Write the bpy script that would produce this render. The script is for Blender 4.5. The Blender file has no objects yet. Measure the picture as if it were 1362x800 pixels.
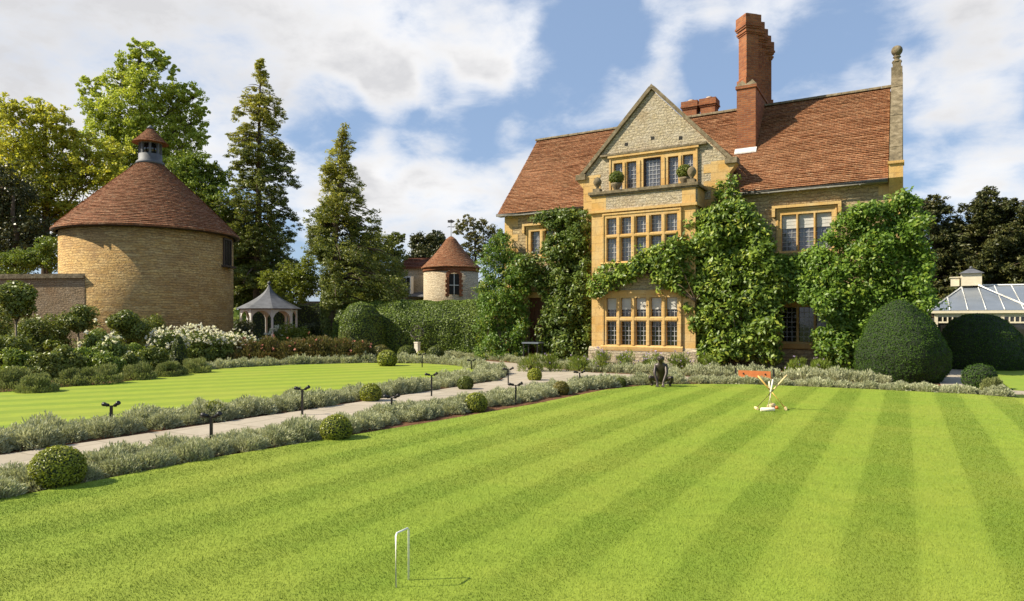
import bpy, math, random
import numpy as np
from mathutils import Vector
R = math.radians
SC = bpy.context.scene
COL = SC.collection
random.seed(7)
rng = np.random.default_rng(11)

# ------------------------------------------------------------ camera
H = 1.6; F = 900.0; YAW = R(30.2); HZ = 426.0; CX = 681.0
cam = bpy.data.cameras.new('camera'); camo = bpy.data.objects.new('camera', cam); COL.objects.link(camo)
camo.location = (0, 0, H); camo.rotation_euler = (R(90), 0, YAW)
cam.sensor_width = 36; cam.lens = F / 1362 * 36; cam.shift_y = 26 / 1362; cam.clip_end = 3000; cam.clip_start = .05
SC.camera = camo

# ------------------------------------------------------------ light
SUN_AZ = R(-126.0); SUN_EL = R(40)      # azimuth clockwise from +Y
sd = Vector((math.sin(SUN_AZ) * math.cos(SUN_EL), math.cos(SUN_AZ) * math.cos(SUN_EL), math.sin(SUN_EL)))
sl = bpy.data.lights.new('sun', 'SUN'); sl.energy = 4.6; sl.angle = R(.55); sl.color = (1, .91, .74)
so = bpy.data.objects.new('sun', sl); COL.objects.link(so); so.rotation_euler = (-sd).to_track_quat('-Z', 'Y').to_euler()
so.location = (-20, -20, 30)
SC.view_settings.view_transform = 'Standard'; SC.view_settings.look = 'None'
SC.view_settings.exposure = .85; SC.view_settings.gamma = 1
SC.cycles.max_bounces = 6; SC.cycles.transparent_max_bounces = 6

def ray(u, v):
    s = (u - CX) / F; t = (HZ - v) / F
    c, n = math.cos(YAW), math.sin(YAW)
    return Vector((c * s - n, n * s + c, t))
def G(u, v, z=0.0):
    r = ray(u, v); k = (z - H) / r.z
    return Vector((r.x * k, r.y * k, z))
def D(u, v, d):
    r = ray(u, v); return Vector((r.x * d, r.y * d, H + r.z * d))
def W(u, v, Y):
    r = ray(u, v); k = Y / r.y; return r.x * k, H + r.z * k

# ------------------------------------------------------------ world: Nishita sky with clouds
w = bpy.data.worlds.new('World'); SC.world = w; w.use_nodes = True
nt = w.node_tree; nt.nodes.clear(); N = nt.nodes; Lk = nt.links.new
def wm(op, a, b=None, c=None, clamp=False):
    n = N.new('ShaderNodeMath'); n.operation = op; n.use_clamp = clamp
    for i, x in enumerate((a, b, c)):
        if x is None: continue
        if isinstance(x, (int, float)): n.inputs[i].default_value = x
        else: Lk(x, n.inputs[i])
    return n.outputs[0]
tc = N.new('ShaderNodeTexCoord'); gen = tc.outputs['Generated']
sky = N.new('ShaderNodeTexSky'); sky.sky_type = 'NISHITA'; sky.sun_disc = False
sky.sun_elevation = SUN_EL; sky.sun_rotation = SUN_AZ; sky.air_density = 1.0; sky.dust_density = .6; sky.ozone_density = 2.0
sep = N.new('ShaderNodeSeparateXYZ'); Lk(gen, sep.inputs[0])
den = wm('ADD', wm('MAXIMUM', sep.outputs[2], 0.0), .32)
px_, py_ = wm('DIVIDE', sep.outputs[0], den), wm('DIVIDE', sep.outputs[1], den)
cmb = N.new('ShaderNodeCombineXYZ'); Lk(px_, cmb.inputs[0]); Lk(py_, cmb.inputs[1]); Lk(wm('MULTIPLY', sep.outputs[2], 1.2), cmb.inputs[2])
def wnoise(scale, detail, rough, off, dist=0.0):
    a = N.new('ShaderNodeVectorMath'); a.operation = 'ADD'; Lk(cmb.outputs[0], a.inputs[0]); a.inputs[1].default_value = off
    n = N.new('ShaderNodeTexNoise'); n.inputs['Scale'].default_value = scale; n.inputs['Detail'].default_value = detail
    n.inputs['Roughness'].default_value = rough; n.inputs['Distortion'].default_value = dist; Lk(a.outputs[0], n.inputs['Vector'])
    return n.outputs['Fac']
n1 = wnoise(2.6, 9, .56, (3.1, 1.7, 0), .15); n2 = wnoise(7, 8, .62, (7, 2, 3), .3); n3 = wnoise(2.0, 5, .5, (1, 9, 4))
blobs = [  # pixel centre, radius, weight: where the cloud masses hang
    (330, 20, 150, .55), (100, 60, 190, .55), (560, 15, 130, .55), (690, 40, 80, .45), (60, 220, 150, .45), (230, 40, 150, .4), (520, 120, 38, .38), (640, 103, 40, .26),
    (640, 230, 85, .42), (540, 250, 75, .4), (420, 250, 70, .38), (600, 295, 75, .35), (270, 200, 70, .35), (460, 300, 60, .3),
    (770, 160, 50, .28), (860, 115, 55, .36), (800, 85, 22, .2), (900, 10, 60, .4), (1010, 20, 70, .3), (1250, 60, 80, .30), (1330, 40, 80, .34),
    (1130, 110, 75, .22), (1280, 190, 90, .32), (1250, 130, 60, .2), (1060, 150, 50, .3), (1320, 120, 60, .2), (1340, 230, 80, .3), (700, 190, 40, .2),
    (590, 160, 75, -.40), (790, 70, 75, -.45), (680, 140, 60, -.30), (440, 160, 60, -.35), (430, 190, 40, -.2), (950, 90, 60, -.25), (1100, 40, 60, -.2), (1180, 60, 50, -.15), (1060, 90, 60, -.2), (850, 200, 60, -.1)]
bias = None
for (u, v, r, wt) in blobs:
    c = ray(u, v).normalized(); e = ray(u + r, v).normalized(); co = c.dot(e)
    d = N.new('ShaderNodeVectorMath'); d.operation = 'DOT_PRODUCT'; Lk(gen, d.inputs[0]); d.inputs[1].default_value = c
    m = N.new('ShaderNodeMapRange'); m.interpolation_type = 'SMOOTHERSTEP'; Lk(d.outputs['Value'], m.inputs[0])
    m.inputs[1].default_value = 1 - (1 - co) * 1.9; m.inputs[2].default_value = 1 - (1 - co) * .15; m.inputs[3].default_value = 0; m.inputs[4].default_value = wt
    bias = m.outputs[0] if bias is None else wm('ADD', bias, m.outputs[0])
bias = wm('MULTIPLY', wm('MINIMUM', bias, .6), .8)
dens = wm('ADD', wm('ADD', wm('MULTIPLY', wm('SUBTRACT', n1, .53), 1.35), wm('MULTIPLY', wm('SUBTRACT', n2, .5), .75)), bias)
mr = N.new('ShaderNodeMapRange'); mr.interpolation_type = 'SMOOTHSTEP'; Lk(dens, mr.inputs[0])
mr.inputs[1].default_value = -.10; mr.inputs[2].default_value = .52; cov = mr.outputs[0]
mr2 = N.new('ShaderNodeMapRange'); Lk(wm('ADD', wm('MULTIPLY', dens, .8), wm('MULTIPLY', n3, .8)), mr2.inputs[0]); mr2.inputs[1].default_value = .46; mr2.inputs[2].default_value = .92
cr = N.new('ShaderNodeMix'); cr.data_type = 'RGBA'; Lk(mr2.outputs[0], cr.inputs['Factor'])
cr.inputs[6].default_value = (.66, .65, .64, 1); cr.inputs[7].default_value = (.40, .40, .41, 1)
skm = N.new('ShaderNodeVectorMath'); skm.operation = 'SCALE'; Lk(sky.outputs[0], skm.inputs[0]); skm.inputs['Scale'].default_value = .075
hz = N.new('ShaderNodeMix'); hz.data_type = 'RGBA'; hz.inputs['Factor'].default_value = .6
Lk(skm.outputs[0], hz.inputs[6]); hz.inputs[7].default_value = (.205, .288, .435, 1)
mx = N.new('ShaderNodeMix'); mx.data_type = 'RGBA'; Lk(cov, mx.inputs['Factor']); Lk(hz.outputs[2], mx.inputs[6]); Lk(cr.outputs[2], mx.inputs[7])
bg = N.new('ShaderNodeBackground'); Lk(mx.outputs[2], bg.inputs[0]); bg.inputs[1].default_value = 1.0
wo = N.new('ShaderNodeOutputWorld'); Lk(bg.outputs[0], wo.inputs[0])

# ------------------------------------------------------------ material helpers
class MT:
    def __init__(s, name):
        s.m = bpy.data.materials.new(name); s.m.use_nodes = True; s.t = s.m.node_tree; s.t.nodes.clear()
        s.b = s.n('ShaderNodeBsdfPrincipled'); s.o = s.n('ShaderNodeOutputMaterial'); s.l(s.b.outputs[0], s.o.inputs[0])
        s.tc = s.n('ShaderNodeTexCoord')
    def n(s, t): return s.t.nodes.new(t)
    def l(s, a, b): s.t.links.new(a, b)
    def put(s, x, sock):
        if isinstance(x, (int, float, tuple)):
            if isinstance(x, tuple) and len(x) == 3 and sock.type == 'RGBA': x = x + (1,)
            sock.default_value = x
        else: s.l(x, sock)
    def noise(s, scale, detail=4, rough=.55, vec=None, dist=0, what='Fac'):
        n = s.n('ShaderNodeTexNoise'); n.inputs['Scale'].default_value = scale; n.inputs['Detail'].default_value = detail
        n.inputs['Roughness'].default_value = rough; n.inputs['Distortion'].default_value = dist
        s.l(vec if vec is not None else s.tc.outputs['Object'], n.inputs['Vector']); return n.outputs[what]
    def ramp(s, f, stops, interp='LINEAR'):
        n = s.n('ShaderNodeValToRGB'); n.color_ramp.interpolation = interp
        e = n.color_ramp.elements
        while len(e) < len(stops): e.new(.5)
        for i, (p, c) in enumerate(stops):
            e[i].position = p; e[i].color = (c, c, c, 1) if isinstance(c, (int, float)) else (*c, 1)
        s.put(f, n.inputs[0]); return n.outputs[0]
    def mix(s, f, a, b, mode='MIX'):
        n = s.n('ShaderNodeMix'); n.data_type = 'RGBA'; n.blend_type = mode
        s.put(f, n.inputs[0]); s.put(a, n.inputs[6]); s.put(b, n.inputs[7]); return n.outputs[2]
    def math(s, op, a, b=0.0, clamp=False):
        n = s.n('ShaderNodeMath'); n.operation = op; n.use_clamp = clamp; s.put(a, n.inputs[0]); s.put(b, n.inputs[1]); return n.outputs[0]
    def mapv(s, vec, sc=(1, 1, 1), rot=(0, 0, 0)):
        n = s.n('ShaderNodeMapping'); n.inputs['Scale'].default_value = sc; n.inputs['Rotation'].default_value = rot; s.l(vec, n.inputs[0]); return n.outputs[0]
    def brick(s, vec, c1, c2, mc, wd, ht, mort, off=.5, bias=0.0, smooth=.3):
        n = s.n('ShaderNodeTexBrick'); s.l(vec, n.inputs['Vector'])
        n.inputs['Color1'].default_value = (*c1, 1); n.inputs['Color2'].default_value = (*c2, 1); n.inputs['Mortar'].default_value = (*mc, 1)
        n.inputs['Scale'].default_value = 1; n.inputs['Mortar Size'].default_value = mort; n.inputs['Mortar Smooth'].default_value = smooth
        n.inputs['Bias'].default_value = bias; n.inputs['Brick Width'].default_value = wd; n.inputs['Row Height'].default_value = ht; n.offset = off
        return n
    def bump(s, h, strength=.5, dist=.02):
        n = s.n('ShaderNodeBump'); n.inputs['Strength'].default_value = strength; n.inputs['Distance'].default_value = dist
        s.put(h, n.inputs['Height']); s.l(n.outputs[0], s.b.inputs['Normal'])
    def done(s, col, rough=.8, metal=0, spec=None):
        s.put(col, s.b.inputs['Base Color']); s.put(rough, s.b.inputs['Roughness']); s.b.inputs['Metallic'].default_value = metal
        if spec is not None: s.b.inputs['Specular IOR Level'].default_value = spec
        return s.m

def plain(name, col, rough=.6, metal=0, var=.25, scale=8, bump=.2):
    m = MT(name); f = m.noise(scale, 5)
    c = m.mix(m.ramp(f, [(.3, 0), (.7, 1)]), tuple(x * (1 - var) for x in col), tuple(min(1, x * (1 + var)) for x in col))
    if bump: m.bump(m.noise(scale * 4, 4), bump, .01)
    return m.done(c, rough, metal)

def rubble(name, ca, cb, cc, wd=.30, ht=.115, lichen=.3, mort=(.42, .36, .26)):
    m = MT(name); uv = m.tc.outputs['UV']
    dn = m.n('ShaderNodeTexNoise'); dn.inputs['Scale'].default_value = 3.0; dn.inputs['Detail'].default_value = 3; m.l(uv, dn.inputs['Vector'])
    vs = m.n('ShaderNodeVectorMath'); vs.operation = 'SUBTRACT'; m.l(dn.outputs['Color'], vs.inputs[0]); vs.inputs[1].default_value = (.5, .5, .5)
    vm = m.n('ShaderNodeVectorMath'); vm.operation = 'MULTIPLY_ADD'; m.l(vs.outputs[0], vm.inputs[0]); vm.inputs[1].default_value = (.6, .20, 0); m.l(uv, vm.inputs[2])
    b = m.brick(vm.outputs[0], ca, cb, mort, wd, ht, .013, smooth=.6)
    b2 = m.brick(vm.outputs[0], (0, 0, 0), (1, 1, 1), (.5, .5, .5), wd * 1.7, ht * 2, .0, off=.37)
    c = m.mix(m.math('MULTIPLY', b2.outputs['Color'], .45), b.outputs['Color'], cc)
    c = m.mix(.35, c, m.ramp(m.noise(5, 5, .6, uv), [(.3, cc), (.5, ca), (.7, cb)]))
    c = m.mix(m.ramp(m.noise(2.4, 7, .7, uv), [(.42, 0), (.62, lichen)]), c, (.58, .51, .40))
    c = m.mix(m.ramp(m.noise(3.6, 6, .7, m.mapv(uv, (1, 1.4, 1))), [(.52, 0), (.66, .55)]), c, m.mix(.5, cc, (.2, .15, .09)))
    c = m.mix(m.ramp(m.noise(12, 6, .7, m.mapv(uv, (1, 1.8, 1))), [(.38, .8), (.58, 0)]), c, m.mix(.65, c, (.10, .07, .04)))
    c = m.mix(m.ramp(m.noise(.5, 4, .6, uv), [(.5, 0), (.70, .55)]), c, (.26, .15, .07))
    h = m.math('ADD', m.math('MULTIPLY', b.outputs['Fac'], -1.0), m.math('MULTIPLY', m.noise(11, 5, .6, uv), 1.4))
    m.bump(h, .9, .03)
    return m.done(c, .92, spec=.2)

def tiles(name, cols, wd=.16, ht=.072, moss=.3):
    m = MT(name); uv = m.tc.outputs['UV']
    b = m.brick(uv, (0, 0, 0), (1, 1, 1), (.3, .3, .3), wd, ht, .004, smooth=.2)
    f = m.math('ADD', m.math('MULTIPLY', b.outputs['Color'], .46), m.math('SUBTRACT', m.math('MULTIPLY', m.noise(3.5, 7, .75, uv), 1.25), .27))
    c = m.ramp(m.math('SUBTRACT', f, .05), [(.08, cols[0]), (.3, cols[1]), (.5, cols[2]), (.7, cols[3]), (.95, cols[4])])
    c = m.mix(m.ramp(m.noise(9, 5, .75, m.mapv(uv, (1, 2.2, 1))), [(.42, .85), (.58, 0)]), c, cols[0])
    c = m.mix(m.ramp(m.noise(.9, 6, .7, uv), [(.5, 0), (.72, moss)]), c, (.13, .085, .04))
    c = m.mix(m.ramp(m.noise(16, 4, .7, uv), [(.53, 0), (.66, .6)]), c, (.52, .34, .19))
    c = m.mix(m.ramp(b.outputs['Fac'], [(.2, 0), (.9, .6)]), c, (.06, .035, .02))
    h = m.math('ADD', m.math('MULTIPLY', b.outputs['Fac'], -1), m.math('ADD', m.math('MULTIPLY', b.outputs['Color'], .9), m.noise(18, 4, .6, uv)))
    m.bump(h, .8, .02)
    return m.done(c, .88, spec=.2)

def foliage(name, ca, cb, cc=None, trans=.35, spec=.35, rough=.45, patch=.6, warm=.12):
    """two-tone leaf colour varied leaf by leaf and in patches; part of the light passes through"""
    m = MT(name); gi = m.n('ShaderNodeNewGeometry'); rnd = gi.outputs['Random Per Island']
    pos = gi.outputs['Position']
    f = m.math('ADD', m.math('MULTIPLY', rnd, .55), m.math('MULTIPLY', m.noise(patch, 4, .6, pos), .75))
    c = m.ramp(m.math('SUBTRACT', f, .12), [(.2, ca), (.78, cb)])
    if cc:
        c = m.mix(m.ramp(m.math('MULTIPLY', rnd, m.noise(patch * 1.7, 3, .5, pos)), [(.38, 0), (.5, warm * 3)]), c, cc)
    m.put(c, m.b.inputs['Base Color']); m.b.inputs['Roughness'].default_value = rough; m.b.inputs['Specular IOR Level'].default_value = spec
    tr = m.n('ShaderNodeBsdfTranslucent'); m.l(m.mix(.5, c, m.mix(1, c, (1.0, 1.0, .35), 'MULTIPLY')), tr.inputs[0])
    ms = m.n('ShaderNodeMixShader'); ms.inputs[0].default_value = trans; m.l(m.b.outputs[0], ms.inputs[1]); m.l(tr.outputs[0], ms.inputs[2]); m.l(ms.outputs[0], m.o.inputs[0])
    return m.m

M = {}
M['rubble'] = rubble('rubble_limestone', (.52, .37, .18), (.62, .50, .29), (.33, .22, .10), .34, .12, .08, (.42, .31, .16))
M['rubble_pale'] = rubble('rubble_pale', (.58, .50, .34), (.52, .41, .23), (.40, .33, .22), .26, .10, .6, (.46, .39, .27))
M['rubble_dove'] = rubble('rubble_golden', (.56, .33, .10), (.80, .56, .23), (.36, .20, .07), .34, .11, .10, (.48, .33, .15))
M['rubble_wall'] = rubble('rubble_garden_wall', (.36, .25, .14), (.44, .32, .19), (.24, .17, .10), .26, .09, .2, (.3, .22, .13))
M['cream_wall'] = rubble('cream_stone', (.60, .50, .34), (.66, .57, .41), (.54, .44, .29), .24, .10, .1, (.6, .5, .35))
def ashlar():
    m = MT('golden_ashlar'); uv = m.tc.outputs['UV']
    b = m.brick(uv, (.52, .30, .085), (.60, .39, .14), (.38, .23, .09), .62, .29, .006)
    c = m.mix(m.ramp(m.noise(1.6, 6, .6, uv), [(.4, 0), (.7, .6)]), b.outputs['Color'], (.58, .45, .24))
    c = m.mix(m.ramp(m.noise(9, 6, .65, uv), [(.5, 0), (.75, .55)]), c, (.30, .18, .075))
    c = m.mix(m.ramp(m.noise(2.2, 6, .7, m.mapv(uv, (3, .5, 1))), [(.55, 0), (.75, .35)]), c, (.30, .22, .13))
    m.bump(m.math('ADD', m.math('MULTIPLY', b.outputs['Fac'], -1), m.noise(20, 5, .6, uv)), .6, .015)
    return m.done(c, .85, spec=.25)
M['ashlar'] = ashlar()
def weathered():
    m = MT('weathered_coping'); uv = m.tc.outputs['UV']
    c = m.ramp(m.noise(5, 7, .7), [(.3, (.075, .06, .04)), (.5, (.19, .15, .09)), (.72, (.34, .28, .19))])
    c = m.mix(m.ramp(m.noise(22, 4, .6), [(.55, 0), (.7, .5)]), c, (.12, .11, .08))
    m.bump(m.noise(14, 6, .65), .7, .02); return m.done(c, .95, spec=.15)
M['coping'] = weathered()
M['tile'] = tiles('clay_roof_tiles', [(.14, .06, .03), (.27, .105, .045), (.37, .155, .065), (.43, .21, .10), (.46, .29, .17)])
M['tile_red'] = tiles('red_clay_tiles', [(.12, .05, .025), (.27, .10, .045), (.36, .14, .06), (.42, .20, .10), (.48, .31, .19)], .19, .09, .3)
M['tile_dark'] = tiles('dark_clay_tiles', [(.09, .03, .02), (.16, .05, .03), (.2, .07, .04), (.24, .09, .05), (.3, .15, .1)], .2, .1, .2)
def redbrick():
    m = MT('red_brick'); uv = m.tc.outputs['UV']
    b = m.brick(uv, (.37, .135, .05), (.21, .07, .03), (.25, .15, .09), .225, .075, .009)
    c = m.mix(m.ramp(m.noise(7, 5, .6, uv), [(.4, 0), (.75, .6)]), b.outputs['Color'], (.17, .06, .04))
    c = m.mix(m.ramp(m.noise(1.5, 4, .6, uv), [(.55, 0), (.8, .4)]), c, (.40, .2, .1))
    m.bump(m.math('MULTIPLY', b.outputs['Fac'], -1), .6, .012); return m.done(c, .9, spec=.2)
M['brick'] = redbrick()
M['lead'] = plain('weathered_lead', (.11, .112, .12), .65, .05, .3, 3)
M['mortar'] = plain('pale_flashing', (.62, .60, .56), .7)
M['gutter'] = plain('grey_gutter', (.26, .25, .22), .5)
M['dark'] = plain('dark_timber', (.05, .03, .02), .6)
M['brownframe'] = plain('brown_timber_frame', (.12, .045, .018), .55)
M['interior_shade'] = plain('painted_interior_shade', (.02, .018, .015), .9)  # near-black colour stands in for shade inside rooms, slots and a pane
def glass(name, base, sp=.9):
    m = MT(name); c = m.ramp(m.noise(1.8, 4, .6), [(.35, tuple(x * .5 for x in base)), (.65, base)])
    m.bump(m.noise(2.2, 2), .12, .02); return m.done(c, .06, spec=sp)
M['glass'] = glass('dark_leaded_glass', (.028, .026, .024))
M['glass_pale'] = glass('pale_leaded_glass', (.17, .17, .18))  # upper panes: paler grey base colour than the ground floor glass
M['leading'] = plain('pale_leading', (.40, .40, .40), .5, .1)
M['blind'] = plain('cream_blind', (.50, .48, .43), .9, 0, .08)
M['white'] = plain('white_paint', (.78, .76, .70), .5, 0, .06)
M['cream'] = plain('cream_paint', (.66, .58, .42), .55, 0, .08)
M['greyroof'] = plain('grey_glazing', (.15, .17, .195), .3, 0, .12, 1.5, 0)
M['black'] = plain('black_metal', (.022, .02, .018), .4, .3)
M['bronze'] = plain('dark_bronze', (.05, .036, .028), .42, .25, .5, 12)
M['orange'] = plain('orange_wood', (.50, .155, .04), .5, 0, .15)
M['wood'] = plain('pale_ash_wood', (.72, .54, .26), .5, 0, .12)
M['wood_honey'] = plain('honey_wood', (.66, .40, .10), .5, 0, .12)
M['wood_white'] = plain('bleached_mallet_wood', (.82, .74, .58), .5, 0, .06)
M['red'] = plain('red_paint', (.60, .16, .04), .35, 0, .1)
M['yellow'] = plain('yellow_paint', (.75, .5, .04), .35, 0, .1)
M['palestone'] = plain('pale_pedestal_stone', (.62, .56, .44), .8)
M['terracotta'] = plain('clay_pot', (.40, .30, .22), .85)
M['petal'] = None
M['petal_pink'] = plain('dusty_red_heads', (.42, .16, .10), .8, 0, .3, 8, 0)
M['petal_purple'] = plain('mauve_heads', (.40, .30, .42), .8, 0, .3, 8, 0)
def bark(name, a, b):
    m = MT(name); v = m.mapv(m.tc.outputs['Object'], (6, 6, 1.2)); f = m.noise(2.5, 6, .65, v)
    m.bump(f, .8, .04); return m.done(m.ramp(f, [(.35, a), (.65, b)]), .95, spec=.1)
M['bark'] = bark('grey_brown_bark', (.05, .035, .022), (.16, .12, .08))
M['bark_pale'] = bark('pale_bark', (.2, .16, .1), (.4, .33, .22))
M['oak'] = foliage('broad_tree_leaves', (.27, .33, .04), (.58, .64, .10), (.42, .30, .04), .45, patch=.35)
M['oak_yellow'] = foliage('yellowing_leaves', (.30, .33, .035), (.64, .62, .08), (.66, .38, .05), .5, patch=.35, warm=.12)
M['midgreen'] = foliage('mid_green_leaves', (.10, .15, .02), (.28, .36, .05), (.36, .30, .05), .35, patch=.4)
M['conifer'] = foliage('dark_conifer_sprays', (.075, .10, .02), (.22, .25, .045), (.36, .32, .06), .35, patch=.45)
M['conifer_gold'] = foliage('golden_conifer_sprays', (.20, .21, .03), (.50, .48, .08), (.6, .46, .07), .45, patch=.4)
M['yewtree'] = foliage('yew_sprays', (.034, .045, .012), (.10, .105, .026), (.22, .17, .05), .15, patch=.5)
M['drygreen'] = foliage('thin_autumn_leaves', (.09, .10, .03), (.22, .2, .06), (.35, .22, .06), .35, patch=.5)
M['wisteria'] = foliage('wisteria_leaves', (.06, .12, .015), (.19, .31, .035), (.46, .32, .03), .4, patch=.9)
M['magnolia'] = foliage('magnolia_leaves', (.05, .10, .012), (.23, .32, .035), (.50, .46, .06), .28, .32, .42, patch=1.1)
M['laurel'] = foliage('glossy_climber_leaves', (.045, .08, .012), (.15, .21, .028), (.34, .31, .05), .28, .32, .42, patch=1.2)
M['rightvine'] = foliage('fresh_climber_leaves', (.06, .125, .015), (.21, .33, .035), (.42, .42, .06), .4, patch=.9)
M['petal'] = foliage('white_petals', (.80, .77, .66), (.88, .86, .78), None, .45, .2, .7)
M['box'] = foliage('box_leaves', (.13, .16, .018), (.42, .44, .05), None, .3, .4, .4, patch=3)
M['box_dark'] = foliage('dark_box_leaves', (.055, .08, .012), (.17, .20, .028), None, .25, patch=3)
M['box_gold'] = foliage('bronzed_box_leaves', (.11, .11, .02), (.24, .20, .04), None, .25, patch=3)
M['yew'] = foliage('clipped_yew_leaves', (.026, .060, .010), (.075, .135, .018), None, .25, .12, .6, patch=1.2)
M['hedge'] = foliage('hedge_leaves', (.07, .11, .015), (.21, .285, .036), None, .3, patch=.9)
M['lavender'] = foliage('lavender_leaves', (.26, .28, .145), (.57, .57, .36), None, .25, .2, .8, patch=.8)
M['santolina'] = foliage('grey_green_leaves', (.14, .17, .05), (.33, .35, .13), None, .25, .2, .8, patch=.8)
M['rose'] = foliage('rose_leaves', (.08, .12, .02), (.26, .32, .06), (.28, .2, .05), .3, patch=1)
M['shrub'] = foliage('garden_shrub_leaves', (.075, .10, .018), (.24, .28, .05), (.36, .31, .05), .3, patch=1)
M['shrub_yellow'] = foliage('lime_shrub_leaves', (.10, .14, .015), (.30, .33, .04), None, .35, patch=1)
M['sedum'] = foliage('russet_perennials', (.07, .07, .02), (.19, .17, .05), (.32, .13, .06), .3, patch=1.2)
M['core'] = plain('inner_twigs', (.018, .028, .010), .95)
M['stem'] = bark('climber_stems', (.08, .06, .04), (.26, .19, .12))

def lawn_mat(name, ang, width, phase, strength=1.0, ca=(.238, .322, .036), cb=(.148, .228, .022)):
    m = MT(name); pos = m.n('ShaderNodeNewGeometry').outputs['Position']
    v = m.mapv(pos, (1, 1, 1), (0, 0, ang)); s = m.n('ShaderNodeSeparateXYZ'); m.l(v, s.inputs[0])
    wob = m.math('MULTIPLY', m.math('SUBTRACT', m.noise(1.3, 3, .5, pos), .5), .16)
    t = m.math('MULTIPLY', m.math('ADD', m.math('SUBTRACT', s.outputs[0], phase), wob), math.pi / width)
    sn = m.math('SINE', t)
    f = m.math('ADD', m.math('MULTIPLY', sn, 1.3), .5, True)
    dark = m.mix(1, cb, cb); 
    c = m.mix(m.math('ADD', m.math('MULTIPLY', f, .8 * strength), .1), cb, ca)
    c = m.mix(m.ramp(m.noise(1.1, 5, .65, pos), [(.42, 0), (.72, .4)]), c, (.30, .32, .045))
    c = m.mix(m.ramp(m.noise(4, 6, .7, pos), [(.40, .3), (.62, 0)]), c, (.12, .18, .02))
    st = m.mapv(pos, (1, 1, 1), (0, 0, .55)); st = m.mapv(st, (3.0, 34, 1))
    c = m.mix(m.ramp(m.noise(1.6, 5, .7, st), [(.40, .08), (.60, 0)]), c, (.10, .15, .018))
    c = m.mix(m.ramp(m.noise(60, 3, .7, pos), [(.35, .22), (.65, 0)]), c, (.09, .13, .018))
    rnd = m.n('ShaderNodeNewGeometry').outputs['Random Per Island']
    c = m.mix(m.ramp(m.noise(.35, 4, .6, pos), [(.45, 0), (.65, .35)]), c, (.30, .30, .05))
    c = m.mix(m.math('MULTIPLY', rnd, .2), c, (.34, .40, .06))
    m.bump(m.noise(90, 2, .6, pos), .25, .006)
    return m.done(c, .75, spec=.12)
M['lawn'] = lawn_mat('striped_lawn', 0, .45, .07)
M['lawn_left'] = lawn_mat('round_lawn', R(31), .5, 0, 1.0, (.29, .36, .030), (.17, .25, .020))
M['lawn_back'] = lawn_mat('back_lawn', R(50), .5, 0, .3, (.28, .38, .04), (.2, .3, .03))
def ground_mat():
    m = MT('rough_grass_ground'); c = m.ramp(m.noise(.6, 6, .6), [(.35, (.04, .06, .015)), (.65, (.09, .12, .025))])
    m.bump(m.noise(8, 5), .5, .05); return m.done(c, .95, spec=.1)
M['ground'] = ground_mat()
def soil_mat():
    m = MT('brown_soil'); c = m.ramp(m.noise(9, 7, .7), [(.3, (.07, .035, .018)), (.55, (.17, .085, .045)), (.75, (.26, .15, .09))])
    m.bump(m.noise(22, 6, .7), 1, .04); return m.done(c, .97, spec=.1)
M['soil'] = soil_mat()
def path_mat():
    m = MT('stone_path'); pos = m.mapv(m.tc.outputs['Object'], (1, 1, 1), (0, 0, R(-3)))
    b = m.brick(pos, (.35, .295, .22), (.42, .36, .28), (.20, .165, .11), .62, .9, .012)
    c = m.mix(m.ramp(m.noise(5, 7, .65), [(.35, .5), (.7, 0)]), b.outputs['Color'], (.30, .26, .19))
    c = m.mix(m.ramp(m.noise(.8, 5, .6), [(.45, 0), (.7, .35)]), c, (.48, .40, .30))
    m.bump(m.math('ADD', m.math('MULTIPLY', b.outputs['Fac'], -1), m.noise(16, 5)), .5, .01); return m.done(c, .85, spec=.25)
M['path'] = path_mat()

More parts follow.
